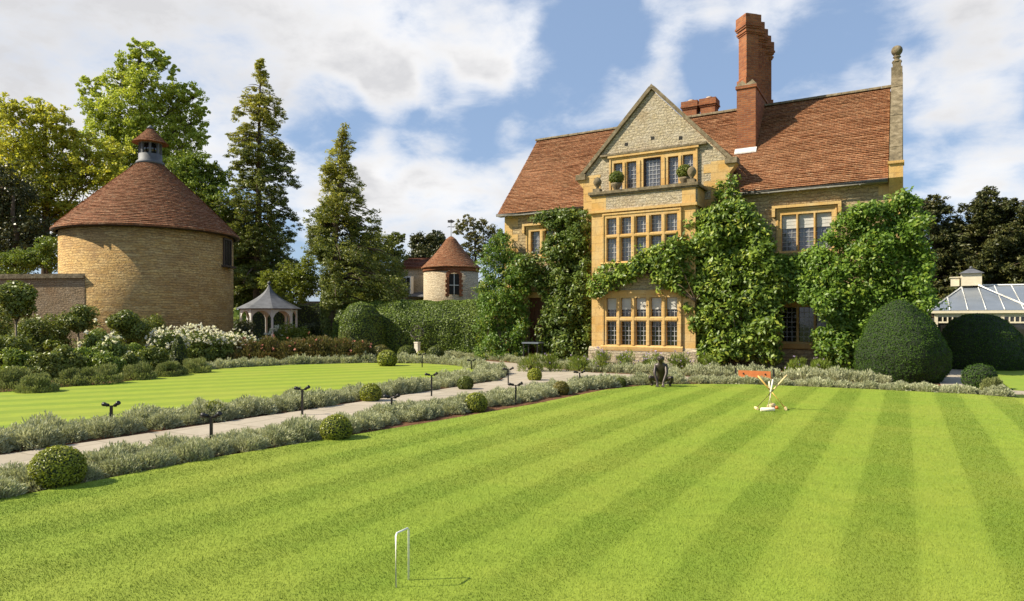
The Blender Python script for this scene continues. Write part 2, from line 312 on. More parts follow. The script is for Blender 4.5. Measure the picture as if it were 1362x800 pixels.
# ------------------------------------------------------------ mesh helpers
class MB:
    def __init__(s): s.v = []; s.f = []; s.m = []; s.uv = []; s.sm = []
    def face(s, idx, mat=0, uv=None, smooth=False): s.f.append(tuple(idx)); s.m.append(mat); s.uv.append(uv); s.sm.append(smooth)
    def poly(s, pts, mat=0, uv=None):
        n = len(s.v); s.v += [tuple(p) for p in pts]; s.face(range(n, n + len(pts)), mat, uv)
    def box(s, x0, x1, y0, y1, z0, z1, mat=0, rot=0, c=None):
        n = len(s.v); P = [(x0, y0, z0), (x1, y0, z0), (x1, y1, z0), (x0, y1, z0), (x0, y0, z1), (x1, y0, z1), (x1, y1, z1), (x0, y1, z1)]
        if rot:
            cx, cy = c or ((x0 + x1) / 2, (y0 + y1) / 2); co, si = math.cos(rot), math.sin(rot)
            P = [(cx + (x - cx) * co - (y - cy) * si, cy + (x - cx) * si + (y - cy) * co, z) for x, y, z in P]
        s.v += P
        for q in ((0, 3, 2, 1), (4, 5, 6, 7), (0, 1, 5, 4), (1, 2, 6, 5), (2, 3, 7, 6), (3, 0, 4, 7)): s.face([n + i for i in q], mat)
        return s
    def prism(s, pts, vec, mat=0):
        n = len(s.v); k = len(pts); vec = Vector(vec); s.v += [tuple(p) for p in pts] + [tuple(Vector(p) + vec) for p in pts]
        s.face(range(n, n + k), mat); s.face(reversed(range(n + k, n + 2 * k)), mat)
        for i in range(k): j = (i + 1) % k; s.face((n + i, n + k + i, n + k + j, n + j), mat)
        return s
    def tube(s, pts, rad, seg=8, mat=0, cap=True, smooth=True):
        pts = [Vector(p) for p in pts]; rad = rad if isinstance(rad, (list, tuple)) else [rad] * len(pts); rings = []
        up = Vector((0, 0, 1)); ref = None
        for i, p in enumerate(pts):
            t = (pts[min(i + 1, len(pts) - 1)] - pts[max(i - 1, 0)]).normalized()
            a = t.cross(ref if ref is not None and abs(t.dot(ref)) < .95 else (up if abs(t.z) < .9 else Vector((1, 0, 0)))).normalized(); b = t.cross(a).normalized()
            if ref is None: ref = b.copy()
            n = len(s.v); s.v += [tuple(p + (a * math.cos(2 * math.pi * k / seg) + b * math.sin(2 * math.pi * k / seg)) * rad[i]) for k in range(seg)]; rings.append(n)
            ref = -a.cross(t).normalized() if False else ref
        for i in range(len(rings) - 1):
            for k in range(seg):
                k2 = (k + 1) % seg; s.face((rings[i] + k, rings[i] + k2, rings[i + 1] + k2, rings[i + 1] + k), mat, None, smooth)
        if cap: s.face(reversed(range(rings[0], rings[0] + seg)), mat); s.face(range(rings[-1], rings[-1] + seg), mat)
        return s
    def lathe(s, prof, c=(0, 0, 0), seg=24, mat=0, smooth=True, jit=0, ph=0):
        c = Vector(c); rings = []; arc = 0; arcs = []
        rm = max(p[0] for p in prof) * .75
        for i, (r, z) in enumerate(prof):
            if i: arc += math.hypot(r - prof[i - 1][0], z - prof[i - 1][1])
            arcs.append(arc); n = len(s.v); rings.append(n)
            for k in range(seg):
                a = 2 * math.pi * k / seg + ph; rr = r + (random.uniform(-jit, jit) if jit else 0)
                s.v.append((c.x + rr * math.cos(a), c.y + rr * math.sin(a), c.z + z + (random.uniform(-jit, jit) if jit else 0)))
        for i in range(len(prof) - 1):
            for k in range(seg):
                k2 = (k + 1) % seg; u0 = 2 * math.pi * k / seg * rm; u1 = 2 * math.pi * (k + 1) / seg * rm
                s.face((rings[i] + k, rings[i] + k2, rings[i + 1] + k2, rings[i + 1] + k), mat, [(u0, arcs[i]), (u1, arcs[i]), (u1, arcs[i + 1]), (u0, arcs[i + 1])], smooth)
        if prof[0][0] > 1e-4: s.face(reversed(range(rings[0], rings[0] + seg)), mat)
        if prof[-1][0] > 1e-4: s.face(range(rings[-1], rings[-1] + seg), mat)
        return s
    def ball(s, c, r, seg=16, ring=10, mat=0):
        return s.lathe([(max(1e-5, r * math.sin(math.pi * i / ring)), -r * math.cos(math.pi * i / ring)) for i in range(ring + 1)], c, seg, mat)
    def build(s, name, mats, parent=None, label=None):
        off = Vector((0, 0, 0)); p = parent
        while p is not None: off += p.location; p = p.parent
        me = bpy.data.meshes.new(name); me.from_pydata([(a - off.x, b - off.y, c - off.z) for a, b, c in s.v], [], s.f)
        for m in (mats if isinstance(mats, (list, tuple)) else [mats]): me.materials.append(m if not isinstance(m, str) else M[m])
        me.polygons.foreach_set('material_index', s.m); me.polygons.foreach_set('use_smooth', s.sm)
        uvl = me.uv_layers.new(name='UVMap'); buf = np.zeros((len(me.loops), 2), 'f')
        for pi, pl in enumerate(me.polygons):
            cu = s.uv[pi]; ls = pl.loop_start
            if cu is not None:
                for j in range(pl.loop_total): buf[ls + j] = cu[j]
            else:
                n = pl.normal; ax = max(range(3), key=lambda q: abs(n[q]))
                for j in range(pl.loop_total):
                    q = s.v[s.f[pi][j]]
                    buf[ls + j] = (q[0], q[2]) if ax == 1 else ((q[1], q[2]) if ax == 0 else (q[0], q[1]))
        uvl.data.foreach_set('uv', buf.ravel()); me.update()
        o = bpy.data.objects.new(name, me); COL.objects.link(o)
        if parent is not None: o.parent = parent
        if label: o['label'] = label
        return o

def thing(name, label, cat, loc=(0, 0, 0), group=None):
    o = bpy.data.objects.new(name, None); COL.objects.link(o); o.location = loc; o.empty_display_size = .2
    o['label'] = label; o['category'] = cat
    if group: o['group'] = group
    return o
def tag(o, label, cat, group=None, kind=None):
    if label: o['label'] = label
    if cat: o['category'] = cat
    if group: o['group'] = group
    if kind: o['kind'] = kind
    return o
def struct(name, mb, mats): o = mb.build(name, mats); o['kind'] = 'structure'; return o
def copy_tree(o, parent=None):
    c = o.copy(); COL.objects.link(c); c.parent = parent
    for ch in list(o.children): copy_tree(ch, c)
    return c

def norm(a): return a / np.maximum(np.linalg.norm(a, axis=1, keepdims=True), 1e-9)
def leaf_mesh(name, P, Nn, L, asp=.5, mat='oak', jit=.8, lvar=.35, parent=None, droop=0.0, dirs=None, fold=.18):
    """one mesh of n small folded leaf quads at points P facing roughly Nn"""
    n = len(P); P = np.asarray(P, float); nn = norm(np.asarray(Nn, float) + rng.normal(0, jit, (n, 3)))
    a = rng.normal(0, 1, (n, 3)) if dirs is None else np.asarray(dirs, float) + rng.normal(0, .35, (n, 3))
    a[:, 2] -= droop
    if dirs is None: a = norm(a - nn * np.sum(a * nn, axis=1, keepdims=True))
    else:
        a = norm(a); nn = norm(nn - a * np.sum(a * nn, axis=1, keepdims=True))
    b = np.cross(nn, a); l = (L * (1 + rng.uniform(-lvar, lvar, n)))[:, None]; wd = l * asp * .5
    V = np.empty((n, 4, 3)); V[:, 0] = P - a * l * .5; V[:, 1] = P + b * wd + nn * wd * fold * 2; V[:, 2] = P + a * l * .5; V[:, 3] = P - b * wd + nn * wd * fold * 2
    if parent is not None:
        p = parent; off = Vector((0, 0, 0))
        while p is not None: off += p.location; p = p.parent
        V = V - np.array(off)
    me = bpy.data.meshes.new(name); me.vertices.add(4 * n); me.vertices.foreach_set('co', V.ravel())
    me.loops.add(4 * n); me.loops.foreach_set('vertex_index', np.arange(4 * n, dtype=np.int32))
    me.polygons.add(n); me.polygons.foreach_set('loop_start', np.arange(0, 4 * n, 4, dtype=np.int32)); me.polygons.foreach_set('loop_total', np.full(n, 4, np.int32))
    me.materials.append(M[mat] if isinstance(mat, str) else mat); me.update(calc_edges=True)
    o = bpy.data.objects.new(name, me); COL.objects.link(o)
    if parent is not None: o.parent = parent
    return o

def sph(n): return norm(rng.normal(0, 1, (n, 3)))
def clumps(centres, rc, per, flat=.8, up=.35):
    """leaves in little balls round each centre; returns points, normals"""
    C = np.repeat(np.asarray(centres, float), per, axis=0); rr = np.repeat(np.asarray(rc, float), per) if np.ndim(rc) else rc
    s = sph(len(C)); q = rng.uniform(.25, 1, len(C)) ** .6
    off = s * (q * rr)[:, None]; off[:, 2] *= flat
    nn = s + np.array([0, 0, up]); return C + off, nn

def in_poly(pts, poly):
    x, y = pts[:, 0], pts[:, 1]; c = np.zeros(len(x), bool); j = len(poly) - 1
    for i in range(len(poly)):
        xi, yi = poly[i]; xj, yj = poly[j]
        m = ((yi > y) != (yj > y)) & (x < (xj - xi) * (y - yi) / (yj - yi + 1e-12) + xi); c ^= m; j = i
    return c
def sample_poly(poly, n):
    P = np.array(poly, float); lo, hi = P.min(0), P.max(0); out = np.zeros((0, 2))
    while len(out) < n:
        q = rng.uniform(lo, hi, (n * 2, 2)); out = np.vstack([out, q[in_poly(q, poly)]])
    return out[:n]

def limbs(mb, base, top, ends, r0, bend=.15, r1=.03, seg=7, mat=0):
    """tapered trunk and one curved limb to every crown lobe"""
    base = Vector(base); top = Vector(top); k = 9; tp = []
    for i in range(k):
        t = i / (k - 1); tp.append(base.lerp(top, t) + Vector((random.uniform(-1, 1), random.uniform(-1, 1), 0)) * bend * r0 * 2 * (t > 0))
    mb.tube(tp, [r0 * (1.35 if i == 0 else 1) * (1 - .8 * i / (k - 1)) for i in range(k)], seg + 3, mat)
    Ht = (top - base).length
    for e in ends:
        e = Vector(e); hz = math.hypot(e.x - base.x, e.y - base.y); zt = min(max((e.z - base.z) - hz * .75, Ht * .22), Ht * .95) / Ht
        st = base.lerp(top, zt); rs = r0 * (1 - .8 * zt) * .5
        m1 = st.lerp(e, .35) + Vector((0, 0, -.04 * hz)); m2 = st.lerp(e, .7) + Vector((random.uniform(-.1, .1), random.uniform(-.1, .1), 0)) * hz
        mb.tube([st, m1, m2, e], [rs, rs * .75, rs * .45, r1 * .6], seg, mat)
        for q in range(3):
            o = m2 + Vector((random.uniform(-1, 1), random.uniform(-1, 1), random.uniform(-.2, 1))) * max(.5, hz * .35)
            mb.tube([m1.lerp(m2, random.random()), o], [rs * .35, r1 * .3], 5, mat)

def blob_tree(name, label, cat, base, top, blobs, d, leaf, mat, n_clump, per_, bark_='bark', r0=.3, rc=.28, group=None, depth=.9, asp=.6, jit=.8, extra=None, up=.35):
    """blobs: (u, v, radius px) seen at depth d -> lobes of real radius at their own distance"""
    per = max(8, int(per_ * .75)); n_clump = int(n_clump * 2.6); rc = rc * 1.0; leaf = leaf * .68
    t = thing(name, label, cat, base, group); L = []; tot = sum(b[2] ** 2 for b in blobs)
    C = []; RC = []
    for (u, v, r, *q) in blobs:
        dd = d + (q[0] if q else random.uniform(-.6, .6) * r / 900 * d); c = D(u, v, dd); rr = r / 900 * dd; L.append(c)
        n = max(4, int(n_clump * r * r / tot)); s = sph(n); k = rng.uniform(.1, 1.12, n) ** .5
        C.append(np.array(c) + s * (k * rr)[:, None] * np.array([1, depth, .9])); RC.append(rng.uniform(.6, 1.3, n) * rr * rc)
    C = np.vstack(C); RC = np.concatenate(RC); ok = C[:, 2] > .4; C, RC = C[ok], RC[ok]
    P, nn = clumps(C, RC, per, .7, up)
    leaf_mesh('crown', P, nn, leaf, asp, mat, jit, parent=t)
    mb = MB(); limbs(mb, base, top, L, r0); 
    # twigs that carry the clumps
    Ln = np.array([tuple(x) for x in L])
    for c in C[::5]:
        k = np.argmin(((Ln - c) ** 2).sum(1)); a = Vector(Ln[k]); c = Vector(c)
        mb.tube([a, a.lerp(c, .5) + Vector((0, 0, .06)), c], [.035, .022, .008], 4, 0, False)
    mb.build('trunk', bark_, t); return t
# ============================================================ SETTING
def flat(pts, z, name, mat, kind='structure'):
    mb = MB(); mb.poly([(x, y, z) for x, y in pts]); o = mb.build(name, mat); o['kind'] = kind; return o
mb = MB(); mb.poly([(-900, -200, 0), (900, -200, 0), (900, 1500, 0), (-900, 1500, 0)]); struct('ground', mb, 'ground')
def slab(pts, z, name, mat, th=.03):
    """a low raised sheet with edges down to the ground"""
    mb = MB(); mb.prism([(x, y, z) for x, y in reversed(pts)], (0, 0, -th)); return struct(name, mb, mat)
def arc(cx, cy, r, a0, a1, n=10): return [(cx + r * math.cos(R(a0 + (a1 - a0) * i / n)), cy + r * math.sin(R(a0 + (a1 - a0) * i / n))) for i in range(n + 1)]
# big striped lawn
LAWN = [(9, -3), (9, 16.6), (1.95, 16.9), (1.2, 17.25), (-1, 17.35), (-3.4, 17.15), (-4.6, 16.5), (-5.45, 15.6), (-5.85, 14.2), (-6.0, 11), (-6.35, 8), (-6.8, 5), (-6.85, 2.8), (-6.9, -3)]
slab(LAWN, .035, 'lawn', 'lawn')
# soil of all beds: one sheet under paths and lawns
flat([(-60, -4), (1.9, -4), (1.9, 24.2), (-60, 24.2)], .004, 'flower_bed', 'soil')
flat([(-40, 24.2), (-14.6, 24.2), (-14.6, 29.9), (-40, 29.9)], .004, 'far_flower_bed', 'soil')
# paths
slab([(-9.25, -4), (-7.85, -4), (-7.75, 3), (-7.65, 8), (-7.5, 14.2), (-7.0, 16.3), (-5.6, 17.6), (-4, 17.95), (3.2, 18.05), (3.2, 18.85), (-8.2, 18.85), (-10.2, 19.9), (-12.5, 21.6),
      (-16, 22.9), (-20, 23), (-20, 21.7), (-16.5, 21.4), (-14, 20.8), (-12.2, 19.8), (-10.9, 18.3), (-10.0, 17.0), (-9.25, 15.3), (-9.15, 10), (-9.2, 3)], .016, 'path', 'path', .02)
slab([(.75, 18.86), (1.9, 18.86), (2.0, 24), (2.1, 30), (.9, 30), (.7, 24.5)], .012, 'side_path', 'path', .015)
# round lawn on the left
LL = [(-10.45, -4), (-10.45, 14), (-10.7, 16), (-11.5, 17.6), (-13, 19.1), (-15, 19.6), (-17.2, 18.7), (-18.7, 16.6), (-19.2, 14.5), (-18.8, 12.6), (-17.5, 10.8), (-17, 9), (-17, 6), (-17.4, -4)]
slab(LL, .03, 'round_lawn', 'lawn_left')
slab([(3.25, 17.6), (26, 17.6), (26, 36.0), (2.4, 36.0), (2.2, 26.8), (2.1, 18.95), (3.25, 18.95)], .022, 'side_lawn', 'lawn_back')
slab([(2.2, 16.95), (26, 16.75), (26, 17.45), (3.1, 17.5)], .014, 'cross_path', 'path', .01)
slab([(-16, 24.2), (-13.2, 22.4), (-14.5, 28.8), (-24, 28.8), (-24, 24.4)], .02, 'hedge_lawn', 'lawn_back', .012)

# ============================================================ MANOR HOUSE
YF, YB, YM = 23.7, 22.5, 24.08            # wing wall, bay front, main wall
XL, XR = -14.35, -.12
ZE = 5.95; YR = 27.3; ZR = 9.8
house = thing('manor_house', 'large old golden limestone manor house with clay tiled roof and tall brick chimney stack', 'house', (-7.5, 24, 0))

def cells(mb, x0, x1, z0, z1, holes, y0, y1, mat=0):
    xs = sorted({x0, x1, *[h[0] for h in holes], *[h[1] for h in holes]}); xs = [x for x in xs if x0 <= x <= x1]
    zs = sorted({z0, z1, *[h[2] for h in holes], *[h[3] for h in holes]}); zs = [z for z in zs if z0 <= z <= z1]
    for i in range(len(xs) - 1):
        run = None
        for j in range(len(zs) - 1):
            cx, cz = (xs[i] + xs[i + 1]) / 2, (zs[j] + zs[j + 1]) / 2
            hole = any(h[0] < cx < h[1] and h[2] < cz < h[3] for h in holes)
            if hole:
                if run is not None: mb.box(xs[i], xs[i + 1], y0, y1, run, zs[j], mat); run = None
            elif run is None: run = zs[j]
        if run is not None: mb.box(xs[i], xs[i + 1], y0, y1, run, z1, mat)

def window(x_lights, lw, rows, Y, parent, jamb=.16, head=.2, sill=.16, mull=None, pane='glass', blinds=(), hood=None, proud=.05, depth=.22, lat=(3, 4), label=None, frame='ashlar', sash=False, bfrac=.62):
    """stone mullioned window: x_lights = left edges, rows = [(z0, z1), ...]; panes with leading are children"""
    x0, x1 = x_lights[0] - jamb, x_lights[-1] + lw + jamb; z0, z1 = rows[0][0] - sill, rows[-1][1] + head
    mb = MB(); holes = [(x, x + lw, a, b) for x in x_lights for a, b in rows]
    cells(mb, x0, x1, z0, z1, holes, Y - proud, Y + depth)
    # chamfered faces of mullions: a narrower raised rib
    for i in range(len(x_lights) - 1):
        a, b = x_lights[i] + lw, x_lights[i + 1]; c = (a + b) / 2; h = (b - a) * .22
        mb.prism([(c - h * 1.6, Y - proud + .001, rows[0][0]), (c + h * 1.6, Y - proud + .001, rows[0][0]), (c + h, Y - proud - .035, rows[0][0]), (c - h, Y - proud - .035, rows[0][0])][::-1], (0, 0, rows[-1][1] - rows[0][0]))
    for k in range(len(rows) - 1):
        a, b = rows[k][1], rows[k + 1][0]; c = (a + b) / 2; h = (b - a) * .25
        mb.prism([(x_lights[0], Y - proud + .001, c - h * 1.6), (x_lights[0], Y - proud - .03, c - h), (x_lights[0], Y - proud - .03, c + h), (x_lights[0], Y - proud + .001, c + h * 1.6)], (x_lights[-1] + lw - x_lights[0], 0, 0))
    # raised outer moulding
    e = .05
    mb.box(x0 + .02, x0 + .02 + e, Y - proud - .03, Y - proud, z0 + sill, z1 - .05); mb.box(x1 - .02 - e, x1 - .02, Y - proud - .03, Y - proud, z0 + sill, z1 - .05)
    mb.box(x0 + .02, x1 - .02, Y - proud - .031, Y - proud - .001, z1 - .05, z1 + .003)
    wd = mb.build('window', frame, parent, label)
    sb = MB(); sb.prism([(x0 - .04, Y - proud - .07, rows[0][0] - .07), (x0 - .04, Y - proud - .002, rows[0][0] - .02), (x0 - .04, Y - proud - .002, z0 - .02), (x0 - .04, Y - proud - .05, z0)][::-1], (x1 - x0 + .08, 0, 0)); sb.build('sill', frame, wd)
    if hood:
        hb = MB(); hz = z1 + .02
        hb.box(x0 - hood, x1 + hood, Y - proud - .11, Y + .02, hz, hz + .09); hb.box(x0 - hood, x0 - hood + .1, Y - proud - .108, Y + .018, hz - .28, hz - .002); hb.box(x1 + hood - .1, x1 + hood, Y - proud - .108, Y + .018, hz - .28, hz - .002)
        hb.build('hood_mould', frame, wd)
    for i, x in enumerate(x_lights):
        for j, (a, b) in enumerate(rows):
            pm = pane if isinstance(pane, str) else pane[j]
            pb = MB(); yg = Y + .10; tl = random.uniform(-.006, .006)
            pb.poly([(x, yg + tl, a), (x + lw, yg - tl, a), (x + lw, yg - tl, b), (x, yg + tl, b)], 0)
            nx, nz = lat; nz = max(2, round((b - a) / .155)); g = .008
            for q in range(1, nx): xx = x + lw * q / nx; pb.box(xx - g, xx + g, yg - .02, yg - .008, a, b, 1)
            for q in range(1, nz): zz = a + (b - a) * q / nz; pb.box(x, x + lw, yg - .022, yg - .009, zz - g, zz + g, 1)
            if sash:
                for u0, u1, w0, w1 in ((x, x + .035, a, b), (x + lw - .035, x + lw, a, b), (x + .035, x + lw - .035, a, a + .035), (x + .035, x + lw - .035, b - .035, b)): pb.box(u0, u1, yg - .05, yg - .004, w0, w1, 2)
            po = pb.build('pane', [pm, 'leading', 'brownframe'], wd)
            if (i, j) in blinds or ('all', j) in blinds:
                bb = MB(); bb.box(x + .012, x + lw - .012, yg - .045, yg - .030, b - (b - a) * bfrac, b - .01)
                for q in range(4): bb.box(x + .012, x + lw - .012, yg - .052, yg - .046, b - (b - a) * (bfrac - q * bfrac / 4), b - (b - a) * (bfrac - .02 - q * bfrac / 4))
                bb.build('blind', 'blind', wd)
    return wd, (x0, x1, z0, z1)

# ---- bay windows
xa, _ = W(806.8, 400, YB); xb, _ = W(903.5, 400, YB); pitch = (xb - xa) / 4.83; lw = pitch * .70
xl = [xa + pitch * i + .01 for i in range(5)]
zz = lambda v, u=814, Y=YB: W(u, v, Y)[1]
gf = [(zz(458.5), zz(428)), (zz(421.6), zz(396.8))]; ff = [(zz(348.4), zz(317.5)), (zz(312.6), zz(290.6))]
BX0, BX1 = W(787, 400, YB)[0], W(925, 400, YB)[0]
_, b1 = window(xl, lw, gf, YB, house, pane='glass', blinds={('all', 1)}, head=.16, sill=.2, label='ground floor bay window of ten lights with cream blinds')
_, b2 = window(xl, lw, ff, YB, house, pane='glass_pale', head=.16, sill=.1, label='first floor bay window of ten leaded lights')
ZP = 6.18; ZS = 5.42
bay = MB()
cells(bay, BX0, BX1, .62, ZS, [b1, (b1[0], b1[1], b1[3], b2[2]), b2], YB, YB + .3)
bay.box(BX0, BX0 + .3, YB + .302, YF, .62, ZS); bay.box(BX1 - .3, BX1, YB + .302, YF, .62, ZS)
bayo = bay.build('bay', 'ashlar', house)
pl = MB(); pl.box(b1[0], b1[1], YB - .01, YB + .28, b1[3] + .11, b2[2] - .0); pl.build('bay_panel', 'rubble_pale', house)
pl = MB(); pl.prism([(BX0 - .09, YB - .09, 0), (BX1 + .09, YB - .09, 0), (BX1 + .09, YF, 0), (BX0 - .09, YF, 0)][::-1], (0, 0, .55)); 
pl.prism([(BX0 - .09, YB - .09, .55), (BX0 - .09, YB + .01, .66), (BX0 - .09, YB + .01, .55)][::-1], (BX1 - BX0 + .18, 0, 0)); pl.box(BX0 - .08, BX1 + .08, YB + .012, YF, .551, .62)
pl.build('plinth', 'rubble_pale', house)
for z, o_, h in ((ZS + .0, .07, .09), (b1[3] + .0, .06, .1)):
    st = MB(); st.box(BX0 - (o_ if z > 4 else 0), BX1 + (o_ if z > 4 else 0), YB - o_ - .03, YB + .0, z, z + h)
    if z > 4: st.box(BX1 + .002, BX1 + o_, YB + .001, YF, z, z + h); st.box(BX0 - o_, BX0 - .002, YB + .001, YF, z, z + h)
    st.build('string_course', 'ashlar', house)
pp = MB(); pp.box(BX0, BX1, YB, YB + .26, ZS + .09, ZP - .1, 1); pp.box(BX0, BX0 + .26, YB + .262, YF, ZS + .09, ZP - .1); pp.box(BX1 - .26, BX1, YB + .262, YF, ZS + .09, ZP - .1)
pp.box(BX0 - .003, BX0 + .55, YB - .004, YB, ZS + .09, ZP - .1); pp.box(BX1 - .45, BX1 + .003, YB - .004, YB, ZS + .09, ZP - .1)
pp.box(BX0 + .261, BX1 - .261, YB + .261, YF, ZS + .05, ZS + .25)
pp.build('parapet', ['ashlar', 'rubble_pale'], house)
cp = MB(); cp.box(BX0 - .1, BX1 + .1, YB - .1, YB + .3, ZP - .1, ZP); cp.box(BX0 - .1, BX0 + .3, YB + .301, YF - .001, ZP - .1, ZP); cp.box(BX1 - .3, BX1 + .1, YB + .301, YF - .001, ZP - .1, ZP)
cp.box(BX0 - .06, BX1 + .06, YB - .055, YB + .2, ZP - .16, ZP - .101); cp.build('parapet_coping', 'coping', house)
for x in (BX0 + .16, BX1 - .16):
    fb = MB(); fb.box(x - .13, x + .13, YB + .02, YB + .28, ZP + .002, ZP + .14)
    fb.lathe([(.07, .14), (.05, .2), (.1, .26), (.15, .36), (.15, .43), (.1, .52), (.03, .57), (0.001, .58)], (x, YB + .15, ZP), 16); fb.build('finial', 'coping', house)

# ---- wing gable wall and dormer window
GX0, GX1 = -10.62, -5.24; GC = (GX0 + GX1) / 2; ZK = 7.08; ZA = 9.93
lts = [(817.9, 829.6), (834.9, 848), (857.2, 880.6), (889.8, 903.6), (909.4, 923.2)]
dz0, dz1 = 6.05, 7.42
dx = [(W(a, 230, YF + .08)[0], W(b, 230, YF + .08)[0]) for a, b in lts]
xw0, xw1 = dx[0][0] - .16, dx[-1][1] + .16
wm_ = MB()
holes = [(a, b, 6.02 if i != 2 else ZS + .26, dz1 + (.05 if i == 2 else 0)) for i, (a, b) in enumerate(dx)]
cells(wm_, xw0, xw1, ZS + .26, dz1 + .26, holes, YF - .06, YF + .3)
for i in (0, 1, 2, 3):
    a, b = dx[i][1], dx[i + 1][0]; c = (a + b) / 2; wm_.box(c - .025, c + .025, YF - .09, YF - .061, ZS + .26, dz1)
wm_.box(xw0 - .05, xw1 + .05, YF - .13, YF - .061, dz1 + .2, dz1 + .27); wm_.box(xw0 - .0, xw0 + .06, YF - .09, YF - .062, ZS + .26, dz1 + .19); wm_.box(xw1 - .06, xw1, YF - .09, YF - .062, ZS + .26, dz1 + .19)
dw = wm_.build('window', 'ashlar', house, 'balcony window with central glazed door under the gable')
for i, (a, b) in enumerate(dx):
    pb = MB(); z0_ = holes[i][2]; z1_ = holes[i][3]; yg = YF + .08
    pb.poly([(a, yg, z0_), (b, yg, z0_), (b, yg, z1_), (a, yg, z1_)], 0)
    nx = 4 if i == 2 else 3; nz = round((z1_ - z0_) / .15); ins = .05 if i == 2 else 0
    for q in range(1, nx): xx = a + ins + (b - a - 2 * ins) * q / nx; pb.box(xx - .008, xx + .008, yg - .02, yg - .008, z0_, z1_, 1)
    for q in range(1, nz): zq = z0_ + (z1_ - z0_) * q / nz; pb.box(a, b, yg - .022, yg - .009, zq - .008, zq + .008, 1)
    if i == 2: 
        for u0, u1, w0, w1 in ((a, a + .06, z0_, z1_), (b - .06, b, z0_, z1_), (a + .06, b - .06, z1_ - .06, z1_)): pb.box(u0, u1, yg - .06, yg - .003, w0, w1, 2)
    pb.build('door' if i == 2 else 'pane', ['glass_pale' if i != 2 else 'glass_pale', 'leading', 'dark'], dw)
gw = MB()
ZD = dz1 + .28
gw.box(GX0, xw0, YF, YF + .35, .0, ZK); gw.box(xw1, GX1, YF, YF + .35, .0, ZK); gw.box(xw0, xw1, YF + .001, YF + .349, 0, ZS + .26)
# rake pieces beside the window and the triangle above
sl_ = (ZA - ZK) / (GC - GX0)
xr0 = GX0 + (ZD - ZK) / sl_; xr1 = GX1 - (ZD - ZK) / sl_
gw.prism([(GX0, YF, ZK), (xw0, YF, ZK), (xw0, YF, ZK + (xw0 - GX0) * sl_), ], (0, .35, 0), 0); gw.prism([(xw1, YF, ZK), (GX1, YF, ZK), (xw1, YF, ZK + (GX1 - xw1) * sl_)], (0, .35, 0), 0)
zt0 = ZK + (xw0 - GX0) * sl_; zt1 = ZK + (GX1 - xw1) * sl_
gw.prism([(xw0, YF, ZD - .02), (xw1, YF, ZD - .02), (xw1, YF, max(zt1, ZD)), (GC, YF, ZA), (xw0, YF, max(zt0, ZD))], (0, .35, 0), 0)
gwo = gw.build('gable_wall', 'rubble_pale', house)
for (xa_, xb_, z_a, z_b) in ((GX0 - .012, GX0 + .42, 0, ZK), (GX1 - .5, GX1 + .012, 0, ZK)):
    q = MB(); z = z_a; k = 0
    while z < z_b - .05:
        h = random.uniform(.24, .33); wv = (.45 if k % 2 else .2) + (.25 if z > 5 else 0)
        if xa_ < GC: q.box(xa_, xa_ + wv, YF - .013, YF + .36, z, min(z + h - .004, z_b))
        else: q.box(xb_ - wv - .15, xb_, YF - .013, YF + .36, z, min(z + h - .004, z_b))
        z += h; k += 1
    q.build('quoins', 'ashlar', house)
hl = MB()
for u, v in ((833, 192.5), (868, 184), (905, 184)):
    x, z = W(u, v, YF); hl.box(x - .06, x + .06, YF - .012, YF - .004, z - .05, z + .06)
hl.build('vent_slot', 'interior_shade', house)
sc_ = MB(); sc_.box(xw0 - .35, xw1 + .32, YF - .14, YF + .0, ZD, ZD + .07); sc_.build('string_course', 'coping', house)
cg = MB()
def rake(mb, x0, z0, x1, z1, y0, y1, th=.13, mat=0):
    """coping along a slope, thickness th measured square to it"""
    dx_, dz_ = x1 - x0, z1 - z0; l = math.hypot(dx_, dz_); nx, nz = -dz_ / l, dx_ / l
    if nz < 0: nx, nz = -nx, -nz
    mb.prism([(x0, y0, z0), (x1, y0, z1), (x1 + nx * th, y0, z1 + nz * th), (x0 + nx * th, y0, z0 + nz * th)], (0, y1 - y0, 0), mat)
rake(cg, GX0 - .05, ZK - .03, GC, ZA + .02, YF - .10, YF + .36); rake(cg, GX1 + .05, ZK - .03, GC, ZA + .02, YF - .101, YF + .361)
cg.box(GX0 - .3, GX0 + .1, YF - .11, YF + .37, ZK - .14, ZK + .06); cg.box(GX1 - .1, GX1 + .3, YF - .11, YF + .37, ZK - .14, ZK + .06)
cg.prism([(GC - .12, YF - .105, ZA + .05), (GC + .12, YF - .105, ZA + .05), (GC, YF - .105, ZA + .19)], (0, .47, 0))
cg.build('gable_coping', 'coping', house)
kn = MB(); kn.prism([(GX0 - .28, YF - .02, ZK - .141), (GX0, YF - .02, ZK - .141), (GX0, YF - .02, ZK - .5)][::-1], (0, .37, 0)); kn.prism([(GX1 + .28, YF - .02, ZK - .141), (GX1, YF - .02, ZK - .141), (GX1, YF - .02, ZK - .5)], (0, .37, 0)); kn.build('kneeler', 'ashlar', house)
ck = MB()
for x in (GX0 + .0, GX1 - .3): ck.box(x, x + .3, YF + .351, 26.2, 5.2, ZK)
ck.build('wing_side_wall', 'rubble', house)

